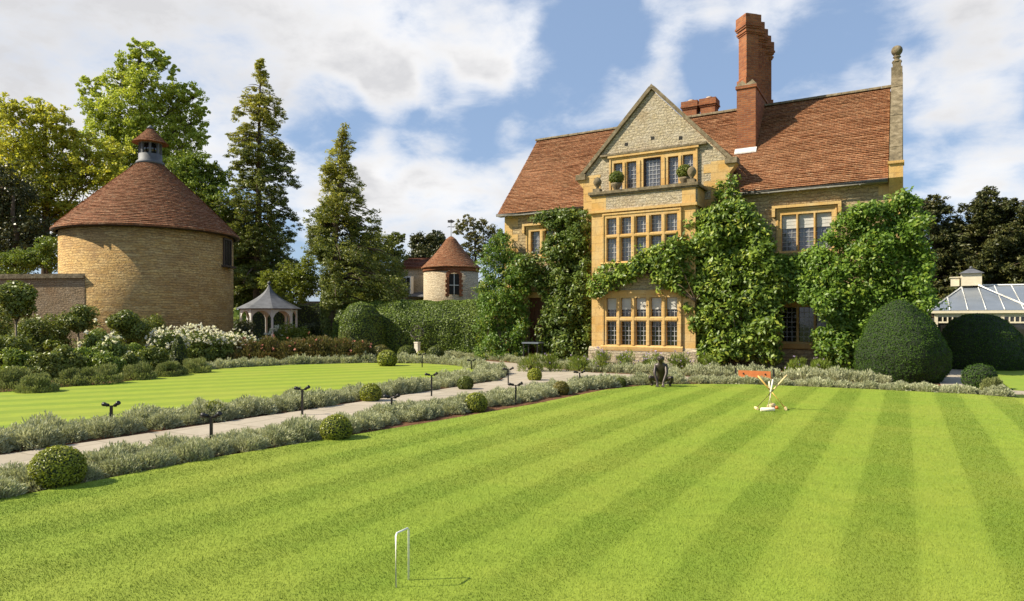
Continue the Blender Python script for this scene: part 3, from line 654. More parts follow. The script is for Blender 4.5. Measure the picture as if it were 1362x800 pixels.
# ---- main walls with windows
def lights(us, v, Y): return [W(u, v, Y)[0] for u in us]
rx = lights([1039.8, 1062.3, 1085.6], 310, YM); rlw = .46
rf = [(W(1070, 334, YM)[1], W(1070, 308, YM)[1] - .0), (W(1070, 305, YM)[1], W(1070, 285, YM)[1])]
rf = [(W(1070, 333, YM)[1], W(1070, 284.5, YM)[1])]
_, r1 = window(rx, rlw, rf, YM, house, hood=.12, blinds={(0, 0), (1, 0), (2, 0)}, bfrac=.38, pane='glass_pale', label='first floor window of three lights above the climbers', frame='ashlar', jamb=.17)
rg = [(W(1070, 455, YM)[1], W(1070, 409, YM)[1])]
_, r2 = window(rx, rlw, rg, YM, house, pane='glass', label='ground floor window of three dark lights between the climbers', jamb=.2, head=.26, sill=.22)
lx = lights([706.5, 724.5], 325, YM)
_, l1 = window(lx, .42, [(W(712, 339, YM)[1], W(712, 308, YM)[1])], YM, house, hood=.12, pane='glass_pale', label='first floor window half behind the glossy climber', jamb=.22)
d0, d1 = W(702, 440, YM)[0], W(727, 440, YM)[0]
mw = MB(); cells(mw, XL, GX0, 0, ZE + .25, [l1, (d0, d1, 0, 2.5)], YM, YM + .45); cells(mw, GX1, XR - .0, 0, ZE + .25, [r1, r2], YM, YM + .45)
mw.box(XL, XL + .45, YM + .451, 30.6, 0, ZE + .2); mw.box(XR - .45, XR, YM + .451, 30.6, 0, ZE + .2); mw.box(XL, XR, 30.6, 31, 0, ZE + .2)
mw.prism([(XL + .02, YM + .1, ZE + .2), (XL + .02, 30.9, ZE + .2), (XL + .02, YR, ZR - .15)], (.4, 0, 0)); mw.prism([(XR - .42, YM + .1, ZE + .2), (XR - .42, 30.9, ZE + .2), (XR - .42, YR, ZR - .15)], (.4, 0, 0))
mw.build('wall', 'rubble', house)
for side, xq in ((0, XL), (1, XR)):
    q = MB(); z = 0; k = 0
    while z < ZE - .05:
        h = random.uniform(.24, .34); wv = .62 if k % 2 else .36
        a, b = (xq - .012, xq + wv) if side == 0 else (xq - wv, xq + .012)
        q.box(a, b, YM - .012, YM + (.36 if k % 2 else .6), z, min(z + h - .004, ZE)); z += h; k += 1
    q.build('quoins', 'ashlar', house)
dr = MB(); dr.box(d0, d1, YM + .2, YM + .26, 0, 2.5); 
for s_ in range(4): dr.box(d0 + .05 + s_ * (d1 - d0 - .1) / 4, d0 + .03 + (s_ + 1) * (d1 - d0 - .1) / 4, YM + .17, YM + .2, .1, 2.3)
dro = dr.build('door', 'brownframe', house)
dj = MB(); dj.box(d0 - .17, d0 - .001, YM - .04, YM + .2, 0, 2.5); dj.box(d1 + .001, d1 + .17, YM - .04, YM + .2, 0, 2.5); dj.box(d0 - .17, d1 + .17, YM - .041, YM + .199, 2.501, 2.72); dj.build('door_frame', 'ashlar', dro)

# ---- roofs
def roof_slope(mb, e0, e1, r0, r1, n, seg=None, th=.028, jit=.012, mat=0, thick=.08):
    """overlapping tile courses from eave line e0-e1 up to ridge line r0-r1"""
    e0, e1, r0, r1 = map(Vector, (e0, e1, r0, r1)); L = (e1 - e0).length; S = ((r0 + r1) / 2 - (e0 + e1) / 2).length; seg = seg or max(2, int(L / .5))
    nrm = (e1 - e0).cross(r0 - e0).normalized()
    if nrm.z < 0: nrm = -nrm
    sag = lambda t, u: nrm * (-.03 * math.sin(math.pi * t) + random.uniform(-jit, jit) * .4)
    prev = None
    for k in range(n):
        t0, t1 = k / n, (k + 1) / n; lo = []; hi = []
        for i in range(seg + 1):
            u = i / seg; a = e0.lerp(e1, u); b = r0.lerp(r1, u); sg = -.045 * math.sin(u * math.pi * 3.3 + t0 * 2) * math.sin(math.pi * t0) * .6
            lo.append(a.lerp(b, t0) + nrm * (th + sg + random.uniform(-jit, jit)) + Vector((0, 0, random.uniform(-jit, jit) * .6))); hi.append(a.lerp(b, t1) + nrm * (sg))
        nb = len(mb.v); mb.v += [tuple(p) for p in lo] + [tuple(p) for p in hi]
        for i in range(seg):
            u0, u1 = i / seg * L, (i + 1) / seg * L; v0, v1 = t0 * S, t1 * S
            mb.face((nb + i, nb + i + 1, nb + seg + 1 + i + 1, nb + seg + 1 + i), mat, [(u0, v0 + .001), (u1, v0 + .001), (u1, v1), (u0, v1)])
        lowp = [p - nrm * (th * 1.3) for p in lo]; nb2 = len(mb.v); mb.v += [tuple(p) for p in lowp]
        for i in range(seg):
            u0, u1 = i / seg * L, (i + 1) / seg * L
            mb.face((nb2 + i, nb2 + i + 1, nb + i + 1, nb + i), mat, [(u0, t0 * S), (u1, t0 * S), (u1, t0 * S + .01), (u0, t0 * S + .01)])
    mb.prism([e0 - nrm * .012, e1 - nrm * .012, r1 - nrm * .012, r0 - nrm * .012], -nrm * thick, mat)
rf_ = MB(); YE = 23.8
RC = 54
roof_slope(rf_, (XL - .2, YE, ZE), (XR - .35, YE, ZE), (XL - .2, YR, ZR), (XR - .35, YR, ZR), RC)
roof_slope(rf_, (XR - .35, 31.3, ZE), (XL - .2, 31.3, ZE), (XR - .35, YR, ZR), (XL - .2, YR, ZR), RC)
WZ = 9.72; ws = (WZ - 6.9) / (GC - GX0)
roof_slope(rf_, (GX0 - .1, YF + .36, 6.95 - .1 * ws), (GX0 - .1, YR, 6.95 - .1 * ws), (GC, YF + .36, WZ), (GC, YR, WZ), 40)
roof_slope(rf_, (GX1 + .1, YR, 6.95 - .1 * ws), (GX1 + .1, YF + .36, 6.95 - .1 * ws), (GC, YR, WZ), (GC, YF + .36, WZ), 40)
rfo = rf_.build('roof', 'tile', house)
rt = MB(); x = XL - .25
while x < XR - .4:
    l = .42; a = [(x, YR + .12 * math.cos(t), ZR - .03 + .11 * math.sin(t) + random.uniform(-.004, .004)) for t in [R(k) for k in range(0, 181, 30)]]
    rt.prism(a, (l - .012, 0, 0)); x += l
y = YF + .36
while y < YR - .2: rt.prism([(GC + .11 * math.cos(R(k)), y, WZ - .03 + .1 * math.sin(R(k))) for k in range(0, 181, 30)][::-1], (0, .4, 0)); y += .412
rt.build('ridge_tiles', 'coping', house)
for xa_, xb_ in ((XL - .2, GX0 + .0), (GX1 + .0, XR - .36)):
    gt = MB(); gt.tube([(xa_, YE - .06, ZE - .05), (xb_, YE - .06, ZE - .045)], .06, 10); gt.box(xa_, xb_, YE + .02, YM - .001, ZE - .10, ZE - .03)
    k = xa_ + .4
    while k < xb_: gt.box(k - .02, k + .02, YE - .07, YE + .05, ZE - .13, ZE - .10); k += .9
    gt.build('gutter', 'gutter', house)
dp = MB(); dp.box(GX0 - .28, GX0 - .10, YM - .22, YM - .04, ZE - .42, ZE - .12); dp.tube([(GX0 - .19, YM - .12, ZE - .42), (GX0 - .19, YM - .1, .1)], .05, 8); dp.build('downpipe', 'white', house)

# ---- right end parapet gable with ball finial (seen almost edge on)
rg_ = MB(); px0, px1 = XR - .30, XR + .0
def ycope(mb, y0, z0, y1, z1, xx0, xx1, th, mat=0):
    dy_, dz_ = y1 - y0, z1 - z0; l = math.hypot(dy_, dz_); ny, nz = -dz_ / l, dy_ / l
    if nz < 0: ny, nz = -ny, -nz
    mb.prism([(xx0, y0, z0), (xx0, y1, z1), (xx0, y1 + ny * th, z1 + nz * th), (xx0, y0 + ny * th, z0 + nz * th)], (xx1 - xx0, 0, 0), mat)
n_ = 12
for k in range(n_):
    for (ya, yb) in ((YE + .02, YR), (31.1, YR)):
        a0, a1 = k / n_, (k + .985) / n_
        ycope(rg_, ya + (yb - ya) * a0, ZE + .32 + (ZR + .32 - ZE - .32) * a0, ya + (yb - ya) * a1, ZE + .32 + (ZR - ZE) * a1, px0 - .02, px1 + .03, .16 + random.uniform(-.01, .01))
rg_.build('gable_coping', 'coping', house)
rw = MB(); rw.prism([(px0, YE + .05, ZE + .30), (px0, YR, ZR + .33), (px0, 31.05, ZE + .3), (px0, 31.05, ZE - .1), (px0, YE + .05, ZE - .1)], (px1 - px0, 0, 0)); rw.build('gable_parapet', 'rubble', house)
k = MB(); k.box(px0 - .03, px1 + .05, YE - .1, YE + .34, ZE - .0, ZE + .42); k.box(px0 - .06, px1 + .08, YE - .16, YE + .36, ZE + .42, ZE + .5)
k.prism([(px0 - .03, YE - .1, ZE), (px0 - .03, YM, ZE), (px0 - .03, YM, ZE - .45), (px0 - .03, YE + .1, ZE - .2)][::-1], (px1 - px0 + .08, 0, 0)); k.build('kneeler', 'ashlar', house)
cx_ = (px0 + px1) / 2; f = MB()
f.box(cx_ - .17, cx_ + .17, YR - .22, YR + .22, ZR + .3, ZR + .62); f.box(cx_ - .13, cx_ + .13, YR - .13, YR + .13, ZR + .62, ZR + .88)
f.lathe([(.15, .88), (.16, .92), (.09, .96), (.08, 1.04), (.13, 1.07), (.12, 1.1), (.06, 1.12), (.12, 1.16), (.165, 1.23), (.18, 1.30), (.165, 1.38), (.12, 1.44), (.05, 1.475), (.001, 1.48)], (cx_, YR, ZR - .06), 20)
f.build('finial', 'coping', house)
k = MB(); k.box(XR + .0, XR + .2, 30.2, 31.0, ZE - .1, ZE + .5); k.box(XR + .0, XR + .16, 30.3, 30.9, ZE - .6, ZE - .101); k.build('kneeler', 'coping', house)

# ---- chimneys
cx0, cx1, cy0, cy1 = -5.33, -4.67, 25.45, 29.1
c = MB(); c.box(cx0, cx1, cy0, cy1, 7.2, 10.0); 
c.prism([(cx0 - .04, cy0 - .04, 10.0), (cx1 + .04, cy0 - .04, 10.0), (cx1 + .04, cy1 + .04, 10.0), (cx0 - .04, cy1 + .04, 10.0)][::-1], (0, 0, .1), 0)
nv = len(c.v); c.v += [(cx0 - .04, cy0 - .04, 10.101), (cx1 + .04, cy0 - .04, 10.101), (cx1 + .04, cy1 + .04, 10.101), (cx0 - .04, cy1 + .04, 10.101), (cx0 + .2, cy0 + .22, 10.42), (cx1 - .2, cy0 + .22, 10.42), (cx1 - .2, cy1 - .22, 10.42), (cx0 + .2, cy1 - .22, 10.42)]
for qd in ((0, 1, 5, 4), (1, 2, 6, 5), (2, 3, 7, 6), (3, 0, 4, 7), (4, 5, 6, 7), (3, 2, 1, 0)): c.face([nv + i for i in qd], 1)
c.prism([(cx0 - .06, cy0 - .13, 7.62), (cx1 + .04, cy0 - .13, 7.62), (cx1 + .04, cy0 + .0, 7.80), (cx0 - .06, cy0 + .0, 7.80)], (0, 0, .04), 2)
ch = c.build('chimney', ['brick', 'coping', 'mortar'], house, 'tall stack of five diagonal red brick shafts')
cxm = (cx0 + cx1) / 2
for i in range(5):
    y = cy0 + .42 + i * .70; s_ = MB(); hw = .245
    def sq(h, z0, z1): s_.box(cxm - h, cxm + h, y - h, y + h, z0, z1, 0, R(45), (cxm, y))
    sq(hw + .05, 10.1, 10.42); sq(hw, 10.42, 12.02)
    for kk, (h, z0, z1) in enumerate(((hw + .03, 12.02, 12.08), (hw + .06, 12.08, 12.16), (hw + .03, 12.16, 12.22), (hw + .07, 12.22, 12.29), (hw + .10, 12.29, 12.37), (hw + .075, 12.37, 12.72))): sq(h, z0, z1 - .0005)
    s_.box(cxm - .22, cxm + .22, y - .22, y + .22, 12.72, 12.78, 1, R(45), (cxm, y)); s_.build('chimney_shaft', ['brick', 'mortar'], ch)
for j, (u, v) in enumerate(((919.5, 137.5), (943.5, 133.5))):
    Yc = 29.0; x, z = W(u, v, Yc); s_ = MB(); s_.box(x - .30, x + .30, Yc - .3, Yc + .3, 7, z - .34)
    s_.box(x - .33, x + .33, Yc - .33, Yc + .33, z - .34, z - .27); s_.box(x - .37, x + .37, Yc - .37, Yc + .37, z - .269, z - .2); s_.box(x - .35, x + .35, Yc - .35, Yc + .35, z - .199, z); s_.lathe([(.15, 0), (.13, .12), (.11, .13)], (x, Yc, z + .001), 12, 1)
    s_.build('chimney', ['brick', 'terracotta'], house, 'short square brick chimney behind the ridge')
inn = MB(); inn.box(XL + .5, XR - .5, YM + .75, 30.3, .02, 5.6); inn.build('interior', 'interior_shade', house)

# ============================================================ DOVECOTE
dist = 36.0; dvec = ray(200, HZ); dvec.z = 0; dvec.normalize(); DC = dvec * dist; RD = 3.6
dove = thing('dovecote', 'round golden stone dovecote with conical clay tiled roof and small lantern on top', 'dovecote', (DC.x, DC.y, 0))
EZ = 5.62
b = MB(); b.lathe([(RD + .12, 0), (RD + .04, .6), (RD, 1.5), (RD, EZ + .25)], (DC.x, DC.y, 0), 72, 0, True, .008); b.build('wall', 'rubble_dove', dove)
b = MB(); prof = []; n_ = 46; apz = W(203, 215, 0 + 1)[1] if False else D(203, 216, DC.length * math.cos(math.atan((200 - CX) / F)))[2]
for k in range(n_):
    t0, t1 = k / n_, (k + 1) / n_
    rr = lambda t: (RD + .27) * (1 - t) + .42 * t + .02 * math.sin(math.pi * t); zzf = lambda t: EZ + (apz - EZ) * (t ** .96)
    prof += [(rr(t0) + .03, zzf(t0) + .01), (rr(t1), zzf(t1))]
b.lathe([(RD - .1, EZ - .02), (RD + .30, EZ - .07)] + prof, (DC.x, DC.y, 0), 96, 0, False, .009); b.build('roof', 'tile_red', dove)
b = MB(); b.lathe([(RD + .28, -.09), (RD + .30, -.04), (RD + .30, -.03), (RD + .1, -.12), (RD + .28, -.09)], (DC.x, DC.y, EZ), 72); b.build('eave_edge', 'dark', dove)
lt = MB(); lz = apz
lt.lathe([(.62, -.14), (.60, -.02), (.50, .06), (.50, .34), (.44, .36)], (DC.x, DC.y, lz), 24, 0)
for k in range(8):
    a = k * math.pi / 4 + .2; lt.box(DC.x - .05, DC.x + .05, DC.y + .40, DC.y + .49, lz + .34, lz + .86, 0, a, (DC.x, DC.y))
lt.lathe([(.30, .34), (.30, .86)], (DC.x, DC.y, lz), 16, 1)
lt.lathe([(.50, .83), (.5, .88), (.3, .9)], (DC.x, DC.y, lz), 24, 0)
lto = lt.build('lantern', ['lead', 'glass'], dove)
b = MB(); pr = []
for k in range(11):
    t0, t1 = k / 11, (k + 1) / 11; rr = lambda t: .66 * (1 - t) ** 1.05 + .1; pr += [(rr(t0) + .02, .86 + .72 * t0 + .01), (rr(t1), .86 + .72 * t1)]
b.lathe([(.3, .84)] + pr, (DC.x, DC.y, lz), 40, 0, False, .006); b.lathe([(.17, 1.55), (.1, 1.66), (.01, 1.74)], (DC.x, DC.y, lz), 16, 1); b.build('lantern_roof', ['tile_red', 'lead'], lto)
# small window on the right flank
az = math.atan2(DC.x, DC.y); tocam = math.atan2(-DC.y, -DC.x); aw = tocam + R(62)
wb = MB(); co, si = math.cos(aw), math.sin(aw)
def rb(mb, r0, r1, w0, w1, z0, z1, mat):
    n = len(mb.v)
    for z in (z0, z1):
        for r_, w_ in ((r0, w0), (r1, w0), (r1, w1), (r0, w1)): mb.v.append((DC.x + r_ * co - w_ * si, DC.y + r_ * si + w_ * co, z))
    for qd in ((0, 3, 2, 1), (4, 5, 6, 7), (0, 1, 5, 4), (1, 2, 6, 5), (2, 3, 7, 6), (3, 0, 4, 7)): mb.face([n + i for i in qd], mat)
wz0, wz1 = 4.15, 5.42
rb(wb, RD - .2, RD + .05, -.42, -.34, wz0, wz1, 0); rb(wb, RD - .2, RD + .05, .34, .42, wz0, wz1, 0); rb(wb, RD - .2, RD + .049, -.34, .34, wz1 - .08, wz1, 0); rb(wb, RD - .2, RD + .2, -.55, .55, wz0 - .09, wz0, 0)
for k in range(1, 4): rb(wb, RD - .05, RD + .04, -.34 + .17 * k - .015, -.34 + .17 * k + .015, wz0, wz1 - .08, 0)
wdo = wb.build('window', 'dark', dove); wb = MB(); rb(wb, RD - .1, RD + .015, -.34, .34, wz0 + .001, wz1 - .081, 0); wb.build('pane', 'glass', wdo)

# ---- garden wall joining the dovecote on the left
wz = 3.35
Pe = DC + Vector((math.cos(tocam - R(42)), math.sin(tocam - R(42)), 0)) * (RD + .02); Ps = D(-60, 370, 29); Ps.z = 0
wd_ = (Pe - Ps); wl = wd_.length; wn = Vector((-wd_.y, wd_.x, 0)).normalized()
gwt = thing('garden_wall', 'old brown stone garden wall with flat coping running up to the dovecote', 'garden wall', tuple(Ps))
b = MB(); nseg = 14
for k in range(nseg):
    a = Ps + wd_ * (k / nseg); c2 = Ps + wd_ * ((k + 1) / nseg); b.prism([a, c2, c2 + wn * .45, a + wn * .45][::-1], (0, 0, wz - .001))
for f_i in range(len(b.f)):
    pass
o = b.build('wall', 'rubble_wall', gwt)
# lay the stone pattern along the wall
uvd = o.data.uv_layers[0].data; dn_ = wd_.normalized()
for lp in o.data.loops:
    co_ = o.data.vertices[lp.vertex_index].co; uvd[lp.index].uv = (co_.x * dn_.x + co_.y * dn_.y, co_.z)
b = MB(); b.prism([Ps - wn * .1 + Vector((0, 0, wz)), Pe - wn * .1 + Vector((0, 0, wz)), Pe + wn * .55 + Vector((0, 0, wz)), Ps + wn * .55 + Vector((0, 0, wz))][::-1], (0, 0, .1))
b.prism([Ps + wn * .02 + Vector((0, 0, wz + .1)), Pe + wn * .02 + Vector((0, 0, wz + .1)), Pe + wn * .43 + Vector((0, 0, wz + .1)), Ps + wn * .43 + Vector((0, 0, wz + .1))][::-1], (0, 0, .1)); b.build('coping', 'coping', gwt)

# ============================================================ ROUND OUTBUILDING behind the hedge
d2 = 45.0; OC = D(600, HZ, d2); OC.z = 0; RO = 37.5 / 900 * d2 * .97
ob = thing('round_outbuilding', 'small round cream stone building with steep red cone roof behind the hedge', 'outbuilding', tuple(OC))
oz = D(600, 357, d2).z
b = MB(); b.lathe([(RO, 0), (RO, oz + .1)], OC, 48, 0, True, .004); b.build('wall', 'cream_wall', ob)
apz2 = D(600, 318, d2).z; pr = []
for k in range(26):
    t0, t1 = k / 26, (k + 1) / 26; rr = lambda t: (RO + .15) * (1 - t) + .30 * t - .0 - .10 * math.sin(math.pi * t); zf = lambda t: oz + (apz2 - oz) * t; pr += [(rr(t0) + .025, zf(t0)), (rr(t1), zf(t1))]
b = MB(); b.lathe([(RO - .1, oz - .05), (RO + .15, oz - .06)] + pr + [(.12, apz2 + .14), (.001, apz2 + .18)], OC, 48, 0, False, .006); b.build('roof', 'tile_red', ob)
b = MB(); b.lathe([(RO + .05, oz - .28), (RO + .06, oz - .05)], OC, 48, 0); b.build('brick_band', 'brick', ob)
b = MB(); tz = apz2 + .15; b.tube([(OC.x, OC.y, tz), (OC.x, OC.y, tz + 1.15)], .025, 6); b.tube([(OC.x - .3, OC.y, tz + .65), (OC.x + .3, OC.y, tz + .65)], .02, 6); b.tube([(OC.x, OC.y - .3, tz + .65), (OC.x, OC.y + .3, tz + .65)], .02, 6)
b.prism([(OC.x - .28, OC.y, tz + .95), (OC.x + .1, OC.y, tz + .9), (OC.x + .32, OC.y, tz + 1.0), (OC.x + .1, OC.y, tz + 1.1), (OC.x - .28, OC.y, tz + 1.12)], (0, .02, 0)); b.build('weather_vane', 'black', ob)
tc2 = math.atan2(-OC.y, -OC.x); DCs = DC
def rb2(mb, C, a_, r0, r1, w0, w1, z0, z1, mat=0):
    co, si = math.cos(a_), math.sin(a_); n = len(mb.v)
    for z in (z0, z1):
        for r_, w_ in ((r0, w0), (r1, w0), (r1, w1), (r0, w1)): mb.v.append((C.x + r_ * co - w_ * si, C.y + r_ * si + w_ * co, z))
    for qd in ((0, 3, 2, 1), (4, 5, 6, 7), (0, 1, 5, 4), (1, 2, 6, 5), (2, 3, 7, 6), (3, 0, 4, 7)): mb.face([n + i for i in qd], mat)
b = MB(); aa = tc2 + R(6); z0 = D(607, 392, d2 - RO).z; z1 = D(607, 368, d2 - RO).z
for s_ in (-1, 1):
    for k in range(8):
        wv = .16 if k % 2 else .24; zc = z0 - .1 + k * .15
        rb2(b, OC, aa, RO - .15, RO + .06, *(sorted((s_ * .32, s_ * (.32 + wv)))), zc, zc + .145)
for k in range(9):
    th = math.pi * k / 8; ax_, azz = .42 * math.cos(th), .42 * math.sin(th) * .7; rb2(b, OC, aa + ax_ / RO, RO - .15, RO + .062, -.1, .1, z1 - .05 + azz, z1 + .16 + azz)
wo_ = b.build('window', 'brick', ob)
b = MB(); rb2(b, OC, aa, RO - .1, RO + .02, -.32, .32, z0, z1 + .18); b.build('pane', 'interior_shade', wo_)
b = MB(); rb2(b, OC, aa, RO + .021, RO + .045, -.02, .02, z0, z1 + .15); rb2(b, OC, aa, RO + .021, RO + .046, -.3, .3, (z0 + z1) / 2, (z0 + z1) / 2 + .04); b.build('glazing_bar', 'white', wo_)
# low cream range to its left
rg0 = D(524, HZ, 46.5); rg0.z = 0; rg1 = D(568, HZ, 46.0); rg1.z = 0
rng_t = thing('cream_outbuilding', 'low cream stone range with slate lean-to left of the round building', 'outbuilding', tuple(rg0))
dd_ = (rg1 - rg0); nn_ = Vector((-dd_.y, dd_.x, 0)).normalized(); rz = D(550, 356, 46).z
b = MB(); b.prism([rg0, rg1, rg1 + nn_ * 5, rg0 + nn_ * 5][::-1], (0, 0, rz)); b.build('wall', 'cream_wall', rng_t)
b = MB(); e0_, e1_ = rg0 - nn_ * .2 + Vector((0, 0, rz)), rg1 - nn_ * .2 + Vector((0, 0, rz)); roof_slope(b, e0_, e1_, e0_ + nn_ * 2.7 + Vector((0, 0, .9)), e1_ + nn_ * 2.7 + Vector((0, 0, .9)), 20); b.build('roof', 'tile_dark', rng_t)
b = MB(); la, lb = D(536, HZ, 45.2), D(566, HZ, 44.6); la.z = lb.z = D(550, 393, 45).z - .12; b.prism([la, lb, lb + nn_ * 1.2 + Vector((0, 0, .3)), la + nn_ * 1.2 + Vector((0, 0, .3))][::-1], (0, 0, .07)); b.build('lean_to_roof', 'lead', rng_t)
b = MB(); c0 = D(536, 378, 46.1); b.box(c0.x, c0.x + .75, c0.y - .1, c0.y + .2, c0.z - .7, c0.z + .5, 0, 0); wn2 = b.build('window', 'white', rng_t); b = MB(); b.box(c0.x + .08, c0.x + .34, c0.y - .13, c0.y - .101, c0.z - .62, c0.z + .42); b.box(c0.x + .41, c0.x + .67, c0.y - .13, c0.y - .101, c0.z - .62, c0.z + .42); b.build('pane', 'glass', wn2)
# brick wall glimpsed under the trees
bw0, bw1 = D(395, HZ, 47), D(528, HZ, 47); bw0.z = bw1.z = 0
b = MB(); b.prism([bw0, bw1, bw1 + Vector((0, .3, 0)), bw0 + Vector((0, .3, 0))][::-1], (0, 0, 2.9)); tag(b.build('brick_wall', 'rubble_wall'), 'dim brown boundary wall glimpsed under the conifers behind the hedge', 'wall')

# ============================================================ CONSERVATORY
YC = 37.0
cons = thing('conservatory', 'cream timber conservatory with hipped grey glass roof right of the clipped yews', 'conservatory', (4, YC, 0))
x0, ze = W(1243, 413, YC); x1 = 13.0; ze = W(1300, 413, YC)[1]
zb = .45
b = MB(); b.box(x0, x1, YC + .02, YC + .1, 0, zb); b.build('base_wall', 'cream', cons)
b = MB(); b.box(x0 - .12, x1, YC - .14, YC + .2, ze - .13, ze); b.box(x0, x1, YC - .02, YC + .12, ze - .30, ze - .131)
zt = W(1300, 428, YC)[1]; zt2 = zt - .07
b.box(x0, x1, YC - .03, YC + .1, zt2, zt)
xx = x0; k = 0
while xx < x1:
    b.box(xx, xx + .13, YC - .05, YC + .11, 0, ze - .301); 
    for q in range(1, 6): b.box(xx + .13 + q * .19 - .025, xx + .13 + q * .19 + .025, YC - .02, YC + .08, zt + .001, ze - .301)
    b.box(xx + .13, xx + 1.25, YC - .01, YC + .09, .62, .72); xx += 1.25
b.build('frame', 'cream', cons)
b = MB(); b.box(x0 + .05, x1, YC + .03, YC + .05, zb, ze - .3); b.build('glazing', 'glass', cons)
b = MB(); b.box(x0 + .05, x1, YC + .9, YC + 7, .05, ze - .35); b.build('interior', 'interior_shade', cons)
zr_ = W(1300, 381, YC + 4)[1]; xr_ = W(1281, 381, YC + 4)[0]
b = MB(); E0, E1, Rr0, Rr1 = Vector((x0 - .15, YC - .15, ze)), Vector((x1, YC - .15, ze)), Vector((xr_, YC + 4, zr_)), Vector((x1, YC + 4, zr_))
b.poly([E0, E1, Rr1, Rr0]); b.poly([Vector((x0 - .15, YC + 8, ze)), E0, Rr0]); b.poly([Rr0, Rr1, Vector((x1, YC + 8, ze)), Vector((x0 - .15, YC + 8, ze))])
# front pavilion hip
hx, hz_ = W(1302, 381, YC + 3.6); 
b.build('glass_roof', 'greyroof', cons)
b = MB()
def barr(a, c, r_=.035): b.tube([Vector(a) + Vector((0, 0, .03)), Vector(c) + Vector((0, 0, .03))], r_, 4, 0, True, False)
barr(E0, Rr0, .05); barr(Rr0, Rr1, .06); barr(Rr0, (x0 - .15, YC + 8, ze), .05)
k = 1; xx = x0 + .6
while xx < x1:
    t = min(1, (xx - E0.x) / (Rr0.x - E0.x)); barr((xx, YC - .15, ze), (xx, YC - .15 + 4.15 * t, ze + (zr_ - ze) * t), .028); xx += .68
barr((x0 - .15, YC + 3.9, ze), Rr0); barr((x0 - .15, YC + 1.9, ze), E0.lerp(Rr0, .5)); barr(W3 := (hx, YC + 3.6, hz_ + .02), (W(1375, 418, YC - .2)[0], YC - .2, ze + .02), .05)
b.build('glazing_bar', 'white', cons)
cu, cz = W(1291.5, 378, YC + 4); b = MB(); b.box(cu - .42, cu + .42, YC + 3.6, YC + 4.4, cz - .1, cz + .52); b.box(cu - .85, cu - .5, YC + 3.8, YC + 4.2, cz - .1, cz + .32); b.box(cu - .9, cu - .46, YC + 3.75, YC + 4.25, cz + .321, cz + .37); cuo = b.build('cupola', 'cream', cons)
b = MB(); zc = cz + .521; nv = len(b.v); b.v += [(cu - .52, YC + 3.48, zc), (cu + .52, YC + 3.48, zc), (cu + .52, YC + 4.52, zc), (cu - .52, YC + 4.52, zc), (cu - .1, YC + 3.9, zc + .24), (cu + .1, YC + 3.9, zc + .24), (cu + .1, YC + 4.1, zc + .24), (cu - .1, YC + 4.1, zc + .24)]
for qd in ((0, 1, 5, 4), (1, 2, 6, 5), (2, 3, 7, 6), (3, 0, 4, 7), (4, 5, 6, 7), (3, 2, 1, 0)): b.face([nv + i for i in qd])
b.ball((cu, YC + 4, zc + .3), .07, 8, 6); b.build('cupola_roof', 'lead', cuo)

# ============================================================ GAZEBO
gd = 40.0; GZ = D(358, HZ, gd); GZ.z = 0
gz = thing('gazebo', 'octagonal white gazebo with swept lead roof and ball finial beside the dovecote', 'gazebo', tuple(GZ))
RG = 1.8; ez = D(358, 411, gd).z; az_ = D(358, 379, gd).z
b = MB(); prof = [(RG - .1, ez - .03), (RG, ez - .02)]
for k in range(13):
    t = k / 12; prof.append((RG * (.18 * (1 - t) + .82 * (1 - t) ** 2.1) + .05, ez + (az_ - ez) * t ** .92))
b.lathe(prof, GZ, 8, 0, False, 0, R(11)); b.ball((GZ.x, GZ.y, az_ + .1), .1, 12, 8); b.build('roof', 'lead', gz)
b = MB()
for k in range(8):
    a = R(11) + k * math.pi / 4; r_ = RG * .86; p = Vector((GZ.x + r_ * math.cos(a), GZ.y + r_ * math.sin(a), 0)); a2 = a + math.pi / 4; p2 = Vector((GZ.x + r_ * math.cos(a2), GZ.y + r_ * math.sin(a2), 0))
    b2_ = MB(); b2_.box(p.x - .055, p.x + .055, p.y - .055, p.y + .055, 0, ez - .03, 0, a, (p.x, p.y)); b2_.build('post', 'white', gz)
    m_ = (p + p2) / 2; h_ = ez - .06; pts = []
    prev = None
    for q in range(11):
        t = q / 10; pt = p.lerp(p2, .04 + .92 * t); zc = ez - .55 + .42 * math.sin(math.pi * t) ** .6; pts.append((pt, zc))
    for (pa, za), (pb_, zb_) in zip(pts, pts[1:]):
        n_3 = Vector((p2.y - p.y, p.x - p2.x, 0)).normalized() * .04
        b.prism([Vector((pa.x, pa.y, za)), Vector((pb_.x, pb_.y, zb_)), Vector((pb_.x, pb_.y, h_)), Vector((pa.x, pa.y, h_))], n_3)
b.build('arch_panel', 'white', gz)
